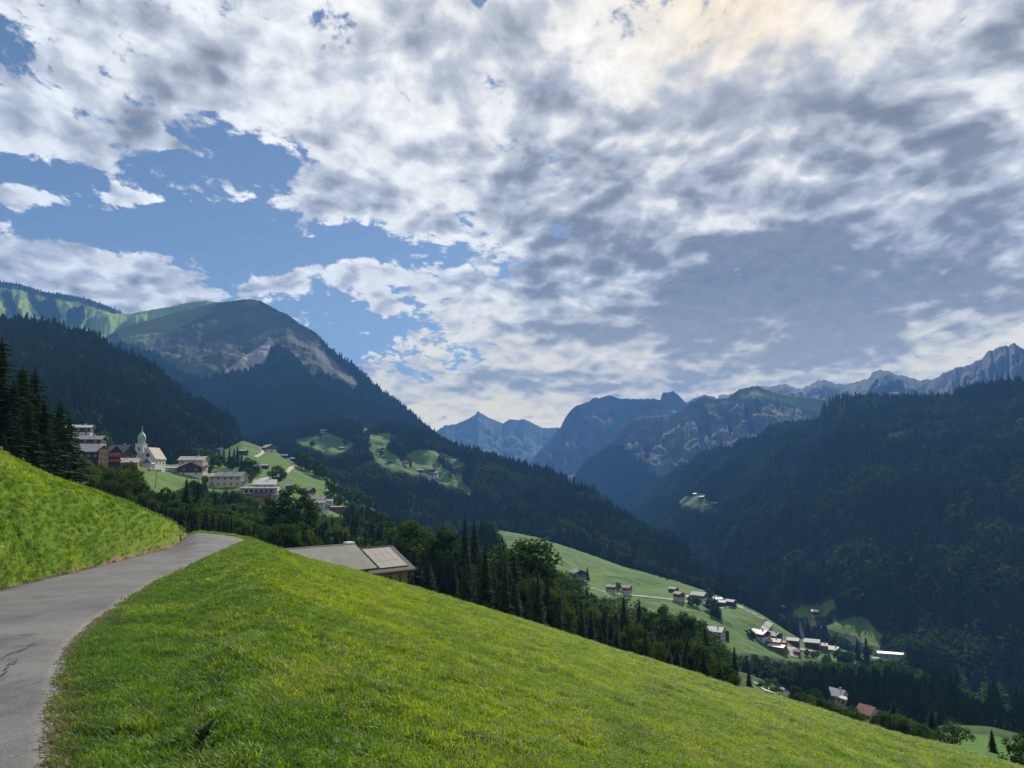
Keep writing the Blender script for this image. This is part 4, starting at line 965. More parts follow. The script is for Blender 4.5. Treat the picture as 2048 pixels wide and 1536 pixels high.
def house(label, u, v, w, ly='valley_meadow', r=.75, h=5.0, yaw=-25, roof='grey', wall='white', up=None, pitch=24, cols=3, rows=2, bal=False, chim=1, name='house', cat='house', group=None, split=.5, D=None, win='s', vent=False):
    p = LAYERS[ly].hit(u, v) if D is None else at(u, v, D)
    sl = p.length; L = w * sl / FPX; W = L * r
    az = math.atan2(p.x, p.y)
    CLEAR.append((u, v, w, h * FPX / sl, p, L))
    e = empty(name, p + Vector((math.sin(az), math.cos(az), 0)) * W * .45, -az + R(yaw), label, cat, group)
    pr = R(pitch); tp = math.tan(pr)
    zs = h * split if up else h
    MB().box(-L / 2, L / 2, -W / 2, W / 2, -4.0 if D is None else -14.0, zs).build('wall', WL[wall], e)
    g = MB(); q = .06 if up else -.01
    if up: g.box(-L / 2 - q, L / 2 + q, -W / 2 - q, W / 2 + q, zs + .003, h)
    g.prism([(-W / 2 - q, h + .003), (W / 2 + q, h + .003), (0, h + W / 2 * tp)], 'x', -L / 2 - q, L / 2 + q)
    g.build('gable_wall', WL[up or wall], e)
    rb = MB(); zr = gable_roof(rb, L, W, h + .02, pr, min(.9, W * .12), min(.8, L * .07))
    ro = rb.build('roof', RF[roof], e)
    for k in range(chim):
        cx = L * (.18 - .36 * k); cw = min(.38, W * .045)
        ch = MB().box(cx - cw, cx + cw, .35 - cw, .35 + cw, zr - .8, zr + 2.4 * cw).box(cx - cw - .1, cx + cw + .1, .25 - cw, .45 + cw, zr + 2.4 * cw + .003, zr + 2.8 * cw)
        ch.build('chimney', M_STONE, ro)
    sg = 1 if yaw < 0 else -1
    for rw in range(rows):
        zc = h * (rw + .55) / rows if rows > 1 else h * .55
        yq = q if (up and zc > zs) else 0
        for c in range(cols): add_window(e, -L / 2 + L * (c + .5) / cols, -W / 2 - max(0, yq) - .02, zc, 0, win, wall == 'dark')
        ng = max(1, cols - 1)
        for c in range(ng): add_window(e, sg * (L / 2 + max(0, yq) + .02), -W / 2 + W * (c + .5) / ng, zc, R(90) * sg, win, wall == 'dark')
    if bal:
        zb = h * .52; xb = sg * (L / 2 + .7)
        b = MB().box(xb - .75, xb + .75, -W * .42, W * .42, zb - .18, zb)
        b.box(xb + sg * .62 - .06, xb + sg * .62 + .06, -W * .42, W * .42, zb + .003, zb + .95)
        b.build('balcony', WL['timber'], e)
    return e
V = 'village_hill'; T_ = 'terrace_ridge'; M_ = 'valley_meadow'; S_ = 'right_slope'
G1, G2, G3, G4, G5 = 'houses of the village', 'farmhouses and huts on the village meadow', 'houses on the meadow terraces', 'houses of the lower meadow and hamlet', 'huts on the far wooded slope'
HOUSES = [
    dict(label='upper timber house with a pale roof, above a strip of meadow', u=160, v=871, w=36, ly=V, yaw=-12, roof='light', wall='cream', up='dark', h=4.5, split=.4, group=G1, pitch=17),
    dict(label='long grey-roofed house behind the pink hotel, chimney at its right gable', u=176, v=896, w=50, ly=V, yaw=-22, roof='grey', wall='grey', up='dark', h=4.5, r=.5, group=G1, chim=1),
    dict(label='house with a large dark gable and slate roof right of the pink hotel', u=240, v=925, w=36, ly=V, yaw=-38, roof='dark', wall='cream', up='dark', h=5.0, split=.3, r=.95, pitch=40, group=G1),
    dict(label='low tan-roofed house in front of the dark-gabled one, behind a round tree', u=243, v=938, w=54, ly=V, yaw=-8, roof='tan', wall='rust', h=3.4, r=.45, rows=1, group=G1, pitch=28),
    dict(label='low garage with a pale roof between the church and the next house', u=346, v=944, w=25, ly=V, yaw=-10, roof='light', wall='grey', h=2.4, r=.7, rows=1, cols=2, chim=0, group=G1, pitch=15, name='garage'),
    dict(label='tall cream house with a tan roof behind the dark barn front near the church', u=386, v=946, w=44, ly=V, yaw=-20, roof='tan', wall='cream', h=8.0, r=.6, rows=3, cols=4, bal=True, group=G1, pitch=24),
    dict(label='dark timber barn front with shallow gable, below the tall cream house', u=377, v=951, w=36, ly=V, yaw=-84, r=1.15, roof='grey', wall='white', up='dark', h=4.6, split=.35, chim=0, cols=3, group=G1, pitch=26, name='barn', cat='barn'),
    dict(label='long cream house with a grey roof, two chimneys and balcony, red gable', u=462, v=974, w=50, ly=V, yaw=-24, roof='grey', wall='cream', up=None, h=6.0, r=.6, cols=4, bal=True, chim=2, group=G1),
    dict(label='low cream annexe at the left end of the long cream house', u=434, v=971, w=26, ly=V, yaw=-16, roof='tan', wall='cream', h=5.2, r=.8, cols=2, group=G1, chim=1),
    dict(label='house with a bright white roof behind the flat-roofed modern one', u=530, v=980, w=38, ly=V, yaw=-3, roof='white', wall='white', h=3.4, r=.8, rows=1, group=G1, pitch=27),
    dict(label='slate-roofed house with a brick-red gable below the flat-roofed modern one', u=524, v=1006, w=28, ly=V, yaw=-18, roof='dark', wall='rust', h=3.6, r=.8, rows=1, cols=2, group=G1, pitch=28),
    dict(label='grey metal-roofed house right of the brick-red gable, below the modern house', u=556, v=1014, w=24, ly=V, yaw=-4, roof='grey', wall='grey', h=6.0, r=.8, cols=2, group=G1),
    dict(label='small pale-roofed shed right of the flat-roofed modern house', u=561, v=990, w=14, ly=V, yaw=-15, roof='light', wall='grey', h=2.6, rows=1, cols=1, chim=0, group=G1, name='shed', cat='shed'),
    dict(label='small grey hut on the slope above the large domed tree', u=580, v=981, w=16, ly=V, yaw=-5, roof='grey', wall='dark', h=3.0, rows=1, cols=2, chim=0, group=G1, name='hut', cat='hut'),
    dict(label='steep tan-roofed house with dark gable just right of the domed tree', u=619, v=994, w=18, ly=V, yaw=-50, roof='tan', wall='cream', up='dark', h=4.4, cols=2, group=G1, pitch=36),
    dict(label='tan-roofed house with dark dormer gable, above the white balcony house', u=637, v=1010, w=24, ly=V, yaw=-12, roof='tan', wall='cream', up='dark', h=3.6, rows=1, group=G1, pitch=32),
    dict(label='pale-roofed small house at the right end of the village houses', u=657, v=1012, w=16, ly=V, yaw=-6, roof='light', wall='white', h=3.2, rows=1, cols=2, group=G1),
    dict(label='white house with dark balcony under the tan dormer house', u=642, v=1024, w=22, ly=V, yaw=-30, roof='light', wall='white', h=5.2, cols=2, bal=True, group=G1),
    dict(label='long flat brown shed at the lower right end of the village', u=672, v=1024, w=36, ly=V, yaw=8, roof='brown', wall='timber', h=3.0, r=.4, rows=1, chim=0, group=G1, pitch=8, name='shed', cat='shed'),
    dict(label='dark hut with pale roof at the top edge of the village meadow', u=487, v=910, w=14, ly=V, yaw=-25, roof='light', wall='dark', h=3.5, rows=1, cols=2, chim=0, group=G2, name='hut', cat='hut'),
    dict(label='farmhouse with wide pale roof on the crest of the village meadow', u=538, v=903, w=19, ly=V, yaw=-60, roof='tan', wall='white', up='timber', h=4.2, r=1.1, cols=2, group=G2, pitch=26),
    dict(label='low pale-roofed hut on the meadow crest, right of the crest farmhouse', u=569, v=916, w=10, ly=V, yaw=10, roof='grey', wall='dark', h=2.6, rows=1, cols=1, chim=0, group=G2, name='hut', cat='hut'),
    dict(label='dark barn sunk behind the meadow crest, lowest of three along it', u=587, v=923, w=11, ly=V, yaw=-35, roof='light', wall='dark', h=2.8, rows=1, cols=1, chim=0, group=G2, name='barn', cat='barn'),
    dict(label='tiny twin-roofed hut alone in the middle of the village meadow', u=530, v=938, w=12, ly=V, yaw=-15, roof='light', wall='dark', h=2.6, rows=1, cols=1, chim=0, group=G2, name='hut', cat='hut'),
    dict(label='grey-white house at the foot of the dark forest, left of the crest hut', u=442, v=907, w=13, ly=V, yaw=-70, roof='grey', wall='grey', h=4.0, cols=2, group=G2),
    dict(label='left hut of three at the lower right end of the village meadow', u=692, v=985, w=11, ly=V, yaw=-20, roof='light', wall='dark', h=3.0, rows=1, cols=1, chim=0, group=G2, name='hut', cat='hut'),
    dict(label='right hut of three at the lower right end of the village meadow', u=706, v=984, w=11, ly=V, yaw=-20, roof='grey', wall='dark', h=3.0, rows=1, cols=1, chim=0, group=G2, name='hut', cat='hut'),
    dict(label='lowest hut of three at the lower right end of the village meadow', u=702, v=991, w=9, ly=V, yaw=-30, roof='light', wall='dark', h=2.6, rows=1, cols=1, chim=0, group=G2, name='hut', cat='hut'),
    dict(label='white-fronted house at the top of the highest terrace, against the forest', u=648, v=866, w=14, ly=T_, yaw=-40, roof='grey', wall='white', up='dark', h=4.5, cols=2, group=G3),
    dict(label='small hut on the right part of the highest terrace', u=684, v=899, w=9, ly=T_, yaw=-20, roof='light', wall='dark', h=3.0, rows=1, cols=1, chim=0, group=G3, name='hut', cat='hut'),
    dict(label='brown house high on the steep terrace strip', u=761, v=902, w=11, ly=T_, yaw=-50, roof='brown', wall='white', up='dark', h=4.5, cols=2, group=G3),
    dict(label='dark-gabled house on the middle terrace, left of the wide brown farmhouse', u=778, v=930, w=10, ly=T_, yaw=-80, roof='dark', wall='white', up='dark', h=4.2, r=1.1, cols=2, group=G3, pitch=32),
    dict(label='wide brown-roofed farmhouse on the middle terrace under the tree row', u=809, v=930, w=16, ly=T_, yaw=-15, roof='red', wall='white', up='timber', h=4.0, cols=3, group=G3, pitch=34),
    dict(label='grey shed at the left end of the terrace hamlet', u=840, v=944, w=16, ly=T_, yaw=-10, roof='grey', wall='dark', h=3.2, rows=1, chim=0, group=G3, name='shed', cat='shed'),
    dict(label='dark house behind the white-fronted one in the terrace hamlet', u=862, v=944, w=14, ly=T_, yaw=-25, roof='dark', wall='dark', h=4.0, cols=2, group=G3),
    dict(label='house with pale roof and white front in the terrace hamlet', u=867, v=951, w=17, ly=T_, yaw=-10, roof='light', wall='white', up='dark', h=4.5, cols=3, group=G3),
    dict(label='white chalet with dark balconies, highest on the lower meadow', u=1156, v=1164, w=23, yaw=-62, roof='grey', wall='white', up='dark', h=6.0, split=.5, r=1.1, cols=3, bal=True, group=G4),
    dict(label='white-fronted house on the lane across the lower meadow, left of a pair', u=1223, v=1187, w=17, yaw=-20, roof='grey', wall='white', up='timber', h=4.5, group=G4),
    dict(label='brown house on the lane across the lower meadow, right of a pair', u=1254, v=1189, w=16, yaw=-25, roof='brown', wall='white', up='timber', h=5.0, group=G4),
    dict(label='lone dark hut near the forest edge above the row of lane houses', u=1347, v=1186, w=15, yaw=-35, roof='grey', wall='dark', h=3.4, rows=1, cols=1, chim=0, group=G4, name='hut', cat='hut'),
    dict(label='half-timbered house below the lone dark hut', u=1358, v=1202, w=17, yaw=-45, roof='brown', wall='white', up='dark', h=5.0, group=G4),
    dict(label='large grey-roofed barn in the row of lane houses', u=1399, v=1204, w=25, yaw=-25, roof='grey', wall='white', up='timber', h=5.5, r=.8, cols=3, chim=0, group=G4, name='barn', cat='barn'),
    dict(label='tiny white shed left of the large lane barn', u=1378, v=1199, w=9, yaw=0, roof='white', wall='white', h=2.2, rows=1, cols=1, chim=0, group=G4, name='shed', cat='shed'),
    dict(label='pale-roofed house upper left of the last three on the lane', u=1435, v=1207, w=15, yaw=15, roof='light', wall='grey', h=3.6, rows=1, group=G4),
    dict(label='pale-roofed barn lower middle of the last three on the lane', u=1444, v=1213, w=14, yaw=-10, roof='light', wall='dark', h=3.4, rows=1, chim=0, group=G4, name='barn', cat='barn'),
    dict(label='dark barn at the right end of the lane houses, by the forest spur', u=1462, v=1213, w=16, yaw=-30, roof='light', wall='dark', h=4.0, rows=1, chim=0, group=G4, name='barn', cat='barn'),
    dict(label='small white-faced shrine hut beside trees below the lane houses', u=1440, v=1229, w=7, yaw=-70, roof='dark', wall='white', h=3.0, rows=1, cols=1, chim=0, group=G4, name='hut', cat='hut'),
    dict(label='big white farmhouse half hidden behind the wood', u=1431, v=1286, w=30, yaw=-18, roof='light', wall='white', h=6.5, r=.8, cols=4, rows=3, group=G4),
    dict(label='dark barn attached behind the big white farmhouse', u=1448, v=1279, w=16, yaw=-60, roof='dark', wall='dark', h=4.5, rows=1, chim=0, group=G4, name='barn', cat='barn'),
    dict(label='grey-roofed farmhouse at the foot of the winding lane', u=1521, v=1281, w=27, yaw=-35, roof='light', wall='white', up='dark', h=4.6, r=.9, group=G4, pitch=20),
    dict(label='dark slate-roofed house right of the grey farmhouse in the hamlet', u=1549, v=1283, w=21, yaw=-40, roof='dark', wall='dark', h=4.2, r=.9, cols=2, group=G4),
    dict(label='house with orange-brown roof in the middle of the hamlet', u=1548, v=1295, w=24, yaw=-12, roof='brown', wall='white', up='timber', h=4.0, r=.8, group=G4, pitch=18),
    dict(label='low house with broad tan roof in front of the orange-brown one', u=1556, v=1304, w=26, yaw=-22, roof='tan', wall='timber', h=3.4, r=.7, rows=1, group=G4, pitch=16),
    dict(label='small orange-roofed annexe beside the hamlet lane', u=1566, v=1294, w=12, yaw=-20, roof='brown', wall='timber', h=3.0, rows=1, cols=1, chim=0, group=G4, name='shed', cat='shed'),
    dict(label='grey-roofed barn alone on the meadow above the hamlet lane', u=1587, v=1291, w=19, yaw=-10, roof='grey', wall='dark', h=3.6, rows=1, chim=0, group=G4, name='barn', cat='barn'),
    dict(label='long grey-roofed barn joined to a tan-roofed house in the hamlet', u=1625, v=1298, w=24, yaw=-6, roof='grey', wall='dark', h=5.0, r=.7, rows=1, chim=0, group=G4, name='barn', cat='barn'),
    dict(label='tan-roofed house joined to the right end of the long grey barn', u=1646, v=1303, w=16, yaw=-8, roof='tan', wall='timber', h=4.4, r=.8, cols=2, group=G4),
    dict(label='low grey-roofed house right of the tan-roofed one, behind thin trees', u=1667, v=1309, w=19, yaw=-20, roof='grey', wall='grey', h=3.8, r=.9, cols=2, rows=1, group=G4),
    dict(label='very long pale shed at the right end of the valley road', u=1786, v=1317, w=46, yaw=4, roof='light', wall='grey', h=4.6, r=.3, rows=1, cols=5, chim=0, group=G4, pitch=12, name='shed', cat='shed'),
    dict(label='small reddish shed at the wood edge below the hamlet lane', u=1594, v=1311, w=11, yaw=-15, roof='red', wall='timber', h=2.6, rows=1, cols=1, chim=0, group=G4, name='shed', cat='shed'),
    dict(label='tiny white-roofed hut in the forest beyond the winding lane', u=1567, v=1217, w=9, ly=S_, yaw=5, roof='white', wall='white', h=2.4, rows=1, cols=1, chim=0, group=G5, name='hut', cat='hut'),
    dict(label='blue-grey roofed hut on the clearing beyond the winding lane', u=1628, v=1229, w=15, ly=S_, yaw=5, roof='grey', wall='dark', h=3.2, rows=1, cols=2, chim=0, group=G5, name='hut', cat='hut'),
    dict(label='hut on the top edge of the lone bright clearing', u=1391, v=991, w=8, ly=S_, yaw=0, roof='grey', wall='dark', h=4, rows=1, cols=1, chim=0, group=G5, name='hut', cat='hut'),
    dict(label='farmhouse in the middle of the lone bright clearing', u=1404, v=998, w=10, ly=S_, yaw=-25, roof='light', wall='dark', h=5, rows=1, cols=1, chim=0, group=G5, name='hut', cat='hut'),
    dict(label='brown barn at the right edge of the lone bright clearing', u=1428, v=1010, w=11, ly=S_, yaw=0, roof='brown', wall='dark', h=4, rows=1, cols=1, chim=0, group=G5, name='barn', cat='barn'),
    dict(label='little hut at the bottom of the lone bright clearing', u=1413, v=1013, w=6, ly=S_, yaw=0, roof='light', wall='timber', h=3, rows=1, cols=1, chim=0, group=G5, name='hut', cat='hut'),
    dict(label='grey-roofed house with dark gable by the lower lane, just past the meadow edge', u=1563, v=1407, w=26, D=300, yaw=-62, r=1.0, roof='light', wall='white', up='dark', h=3.6, rows=1, chim=0, group='houses below the meadow', pitch=30),
    dict(label='pale grey house with dormer roof showing over the trees', u=1676, v=1409, w=27, D=330, yaw=-30, roof='light', wall='white', h=3.4, r=.9, rows=1, group='houses below the meadow', pitch=32),
    dict(label='house with a red-brown roof poking out of the trees', u=1737, v=1448, w=27, D=260, yaw=-35, roof='red', wall='cream', h=3.0, r=1.0, rows=1, chim=0, group='houses below the meadow', pitch=34),
    dict(label='low cream-roofed annexe right of the pale grey house', u=1691, v=1413, w=14, D=320, yaw=-40, roof='tan', wall='white', h=2.6, rows=1, cols=1, chim=0, group='houses below the meadow', name='shed', cat='shed'),
]
for k in HOUSES: house(**k)

# ---- pink hotel, one thing of several wings
p = LAYERS[V].hit(206, 941); s_ = p.length / FPX; az = math.atan2(p.x, p.y)
ht = empty('hotel', p, -az, 'salmon pink hotel with a narrow gabled tower front and wine red balconies', 'hotel', G1)
X = lambda u: (u - 206) * s_
Zv = lambda v: (941 - v) * s_
xa, xb = X(198), X(213)
MB().box(xa, xb, 0, 9, -4, Zv(906)).prism([(xa, Zv(906)), (xb, Zv(906)), ((xa + xb) / 2, Zv(897.5))], 'y', .0, 9).build('tower_wall', WL['pink'], ht)
rb = MB(); xm = (xa + xb) / 2; zt = Zv(897)
for sg in (-1, 1):
    xe = xm + sg * ((xb - xa) / 2 + .7); ze = Zv(908)
    a = [(xe, -.9, ze), (xm + sg * .01, -.9, zt), (xm + sg * .01, 9.6, zt), (xe, 9.6, ze)]; b = [(q[0], q[1], q[2] + .25) for q in a]
    if sg > 0: rb.hexa(a, b)
    else: rb.hexa(a[::-1], b[::-1])
rb.build('tower_roof', RF['grey'], ht)
for k, v_ in enumerate((912, 920.5, 929)):
    for j, uu in enumerate((202, 209)): add_window(ht, X(uu), -.03, Zv(v_), 0, 's' if j == 0 else 'm', True)
MB().prism([(X(199.3), Zv(903)), (X(211.7), Zv(903)), (X(205.5), Zv(899))], 'y', -.25, -.004).build('gable_board', WL['dark'], ht)
x0, x1 = X(146), xa - .05
MB().box(x0, x1, 3, 13, -4, Zv(907)).build('wall', WL['dark'], ht)
rb = MB(); zr = Zv(895); ze = Zv(909)
for sg in (-1, 1):
    a = [(x0 - .6, 8 + sg * 5.9, ze), (x1, 8 + sg * 5.9, ze), (x1, 8 + sg * .01, zr), (x0 - .6, 8 + sg * .01, zr)]
    b = [(q[0], q[1], q[2] + .25) for q in a]
    if sg > 0: a, b = a[::-1], b[::-1]
    rb.hexa(a, b)
rb.build('roof', RF['grey'], ht)
for k in range(5): add_window(ht, x0 + (x1 - x0) * (k + .5) / 5, 2.98, Zv(915), 0, 's', True)
x0, x1 = xb + .05, X(232)
MB().box(x0, x1, 2, 11, -4, Zv(910)).build('balcony_wall', WL['dark'], ht)
MB().prism([(x0 - .2, Zv(910)), (x1 + .6, Zv(910)), ((x0 + x1) / 2 + .6, Zv(898))], 'y', 1.9, 11.2).build('balcony_gable', WL['dark'], ht)
rb = MB(); xm = (x0 + x1) / 2 + .6; zt = Zv(897)
for xe, sg in ((x0 - .3, -1), (x1 + 1.2, 1)):
    a = [(xe, .9, Zv(911)), (xm + sg * .01, .9, zt), (xm + sg * .01, 11.6, zt), (xe, 11.6, Zv(911))]; b = [(q[0], q[1], q[2] + .25) for q in a]
    rb.hexa(a, b) if sg > 0 else rb.hexa(a[::-1], b[::-1])
rb.build('balcony_roof', RF['grey'], ht)
for v_ in (917, 925.5):
    b = MB().box(x0, x1 + .4, .7, 1.95, Zv(v_), Zv(v_) + .15).box(x0, x1 + .4, .7, .8, Zv(v_) + .153, Zv(v_) + 1.05); b.build('balcony', M_RED, ht)
for k in range(3): add_window(ht, x0 + (x1 - x0) * (k + .5) / 3, 1.98, Zv(912.5), 0, 's', False)

# ---- church
p = LAYERS[V].hit(305, 939); s_ = p.length / FPX; az = math.atan2(p.x, p.y)
ch = empty('church', p + Vector((math.sin(az), math.cos(az), 0)) * 4, -az + R(62), 'white village church with a green onion-domed tower and pale steep nave roof', 'church')
L, W, hw = 11.5 * s_ / .30, 8.2 * s_ / .30, 6.0 * s_ / .30
tp = math.tan(R(54))
nv = MB().box(-L / 2, L / 2, -W / 2, W / 2, -5, hw); nv.prism([(-W / 2, hw + .003), (W / 2, hw + .003), (0, hw + W / 2 * tp)], 'x', -L / 2, L / 2); nv.build('nave_wall', WL['white'], ch)
rb = MB(); gable_roof(rb, L, W, hw + .05, R(54), .5, .35, .25); rb.build('nave_roof', plain('church_shingle', (.33, .275, .215), .75, .2, .2, 1.0), ch)
pb = MB().box(-L / 2 - 2.6, -L / 2 - .004, -W * .44, W * .2, -5, hw * .55); pb.build('porch_wall', WL['white'], ch)
pr_ = MB().hexa([(-L / 2 - 3.0, -W * .50, hw * .5), (-L / 2 - .02, -W * .50, hw * .5), (-L / 2 - .02, -W * .12, hw * 1.0), (-L / 2 - 3.0, -W * .12, hw * 1.0)], [(-L / 2 - 3.0, -W * .50, hw * .5 + .2), (-L / 2 - .02, -W * .50, hw * .5 + .2), (-L / 2 - .02, -W * .12, hw * 1.0 + .2), (-L / 2 - 3.0, -W * .12, hw * 1.0 + .2)])
pr_.hexa([(-L / 2 - 3.0, -W * .12, hw), (-L / 2 - .02, -W * .12, hw), (-L / 2 - .02, W * .26, hw * .5), (-L / 2 - 3.0, W * .26, hw * .5)], [(-L / 2 - 3.0, -W * .12, hw + .2), (-L / 2 - .02, -W * .12, hw + .2), (-L / 2 - .02, W * .26, hw * .5 + .2), (-L / 2 - 3.0, W * .26, hw * .5 + .2)])
pr_.build('porch_roof', RF['white'], ch)
# round window over the porch, side windows
rw = MB(); prof = [(1.25 * math.cos(2 * PI * k / 16), 1.25 * math.sin(2 * PI * k / 16) + hw * 1.28) for k in range(16)]
rw.prism([(a_ , b_) for a_, b_ in prof], 'x', -L / 2 - .12, -L / 2 - .005); fr = rw.build('round_window', M_FRAME, ch)
MB().prism([(a_ * .86, (b_ - hw * 1.28) * .86 + hw * 1.28) for a_, b_ in prof], 'x', -L / 2 - .16, -L / 2 - .124).build('pane', M_GLASS, fr)
for k in range(3): add_window(ch, -L / 2 + L * (k + .5) / 3, -W / 2 - .02, hw * .6, 0, 's')
# tower stands at the left rear of the front gable
tw = 4.3 * s_ / .30; tx, ty = -L * .22, W * .5 + tw * .35
zt = (939 - 901) * s_; zb = (939 - 894) * s_
MB().box(tx - tw / 2 - .12, tx + tw / 2 + .12, ty - tw / 2 - .12, ty + tw / 2 + .12, -5, zt - .8 * tw).box(tx - tw / 2, tx + tw / 2, ty - tw / 2, ty + tw / 2, zt - .8 * tw + .003, zb).box(tx - tw / 2 - .2, tx + tw / 2 + .2, ty - tw / 2 - .2, ty + tw / 2 + .2, zb + .003, zb + .4).build('tower', WL['white'], ch)
for (dx, dy, rz) in ((-1, 0, R(-90)), (0, -1, 0)):
    b = MB().prism([(-.42, -.9), (.42, -.9), (.42, .6), (.25, .9), (0, 1.0), (-.25, .9), (-.42, .6)], 'y', -.05, .05)
    q = b.build('belfry_opening', M_GLASS, ch); q.location = (tx + dx * (tw / 2 + .04), ty + dy * (tw / 2 + .04), zb - 2.4); q.rotation_euler = (0, 0, rz)
z0 = zb + .4
hd = (868 - 893) * -s_
MB().lathe([(tw * .50, z0), (tw * .44, z0 + .08 * hd), (tw * .40, z0 + .18 * hd), (tw * .47, z0 + .32 * hd), (tw * .49, z0 + .44 * hd), (tw * .44, z0 + .58 * hd), (tw * .32, z0 + .70 * hd), (tw * .16, z0 + .80 * hd), (tw * .07, z0 + .88 * hd), (tw * .03, z0 + hd)], tx, ty, 16).build('onion_dome', M_COPPER, ch, smooth=True)
zc = z0 + hd
MB().lathe([(.05, zc - .1), (.28, zc + .1), (.28, zc + .35), (.05, zc + .5)], tx, ty, 8).box(tx - .06, tx + .06, ty - .06, ty + .06, zc + .4, zc + 2.3).box(tx - .5, tx + .5, ty - .05, ty + .05, zc + 1.5, zc + 1.64).build('cross', M_GOLD, ch)
# churchyard wall and terrace edge
p1, p2 = LAYERS[V].hit(297, 942), LAYERS[V].hit(336, 943)
cw = empty('retaining_wall', (p1 + p2) / 2, math.atan2(p2.y - p1.y, p2.x - p1.x), 'low churchyard retaining wall with a tan coping in front of the church', 'wall')
hl = (p2 - p1).length / 2
MB().box(-hl, hl, -.3, .3, -2.5, .9).build('wall', WL['dark'], cw); MB().box(-hl - .1, hl + .1, -.5, .5, .903, 1.25).build('coping', RF['tan'], cw)
# pole on the church meadow
p = LAYERS[V].hit(311, 976); s_ = p.length / FPX
po = empty('utility_pole', p, 0, 'thin dark wooden pole on the meadow below the church', 'pole')
MB().tube([(0, 0, -1), (0, 0, 5), (0, 0, 30 * s_)], [.16, .14, .10], 8).build('post', WL['dark'], po); MB().box(-.7, .7, -.06, .06, 28.6 * s_, 29 * s_).build('crossarm', WL['dark'], po)

# ---- flat-roofed modern house
p = LAYERS[V].hit(518, 1003); s_ = p.length / FPX; az = math.atan2(p.x, p.y)
mh = empty('modern_house', p + Vector((math.sin(az), math.cos(az), 0)) * 5, -az + R(-5), 'white flat-roofed modern house with a wide band of windows', 'house', G1)
w2 = 33 * s_; zt = 24 * s_; zm = 12 * s_
MB().box(-w2, w2, -4.5, 5, -4, zm).build('wall', WL['grey'], mh)
MB().box(-w2 - .4, w2 + .3, -5.2, 5, zm + .003, zm + .5).build('floor_slab', WL['dark'], mh)
up = MB().box(-w2 - .4, -w2 + .5, -5.2, 5, zm + .503, zt).box(w2 - .5, w2 + .3, -5.2, 5, zm + .503, zt).box(-w2 + .503, w2 - .503, -3.6, 5, zm + .503, zt); up.build('upper_wall', WL['white'], mh)
MB().box(-w2 - .6, w2 + .5, -5.6, 5.3, zt + .003, zt + .6).build('flat_roof', WL['white'], mh)
for k in range(6): add_window(mh, -w2 + 1.7 + (2 * w2 - 3.4) * (k + .5) / 6, -3.63, (zm + zt) / 2 + .3, 0, 'm', k in (0, 1))
for k in range(5): add_window(mh, -w2 + 2 * w2 * (k + .5) / 5, -4.53, zm * .5, 0, 's', True)

# ------------------------------------------------------------------ near barn and house with solar roof
RA = R(46.2); rd = Vector((math.cos(RA), math.sin(RA), 0)); dd = Vector((math.sin(RA), -math.cos(RA), 0))
pE = at(709, 1088, math.hypot(-23.5, 113.5))
pH = at(784, 1091.5, math.hypot(-19, 120))
M_SHINGLE = plain('grey_shingle', (.27, .262, .22), .8, .12, .16, .35)
M_SHINGLE2 = plain('dark_shingle', (.07, .066, .064), .75, .2, .2, .35)
M_SOLAR = plain('solar_glass', (.27, .245, .215), .7, .12, .06, .4)
M_PLANK = plain('honey_timber', (.30, .175, .075), .8, .25, .25, 1.0, stretch=(1, 1, 8))
M_GREEN = plain('green_shutter', (.03, .085, .055), .6, .3, .1)
M_WHITE = plain('white_metal', (.8, .8, .8), .4, .5, .05)
def lozenge_roof(parent, L, run, pitch, tw, tl, mat, name='shingles'):
    """overlapping lozenge shingles on a slope: x along the ridge from 0 to -L, y downslope, each plate tilted and proud"""
    m_ = MB(); sl = run / math.cos(pitch); cp, sp = math.cos(pitch), math.sin(pitch)
    rows = int(sl / tl); cols = int(L / tw)
    def P(a, b, c): return (a, -b * cp + c * -sp * -1 * 0 - c * sp, -b * sp + c * cp)
    for i in range(rows + 1):
        for j in range(cols + 1):
            x = -L + j * tw + (tw / 2 if i % 2 else 0); y = i * tl
            if x > 0 or x < -L: continue
            a = [(max(-L, x - tw * .5), y), (x, min(sl, y + tl * 1.04)), (min(0, x + tw * .5), y), (x, max(0, y - tl * 1.04))]
            q = [P(px_, py_, .03 + .05 * (py_ - y + tl) / (2 * tl)) for px_, py_ in a]
            m_.add(q, [(0, 1, 2, 3)])
    o = m_.build(name, mat, parent); o['kind'] = 'stuff'
    return o
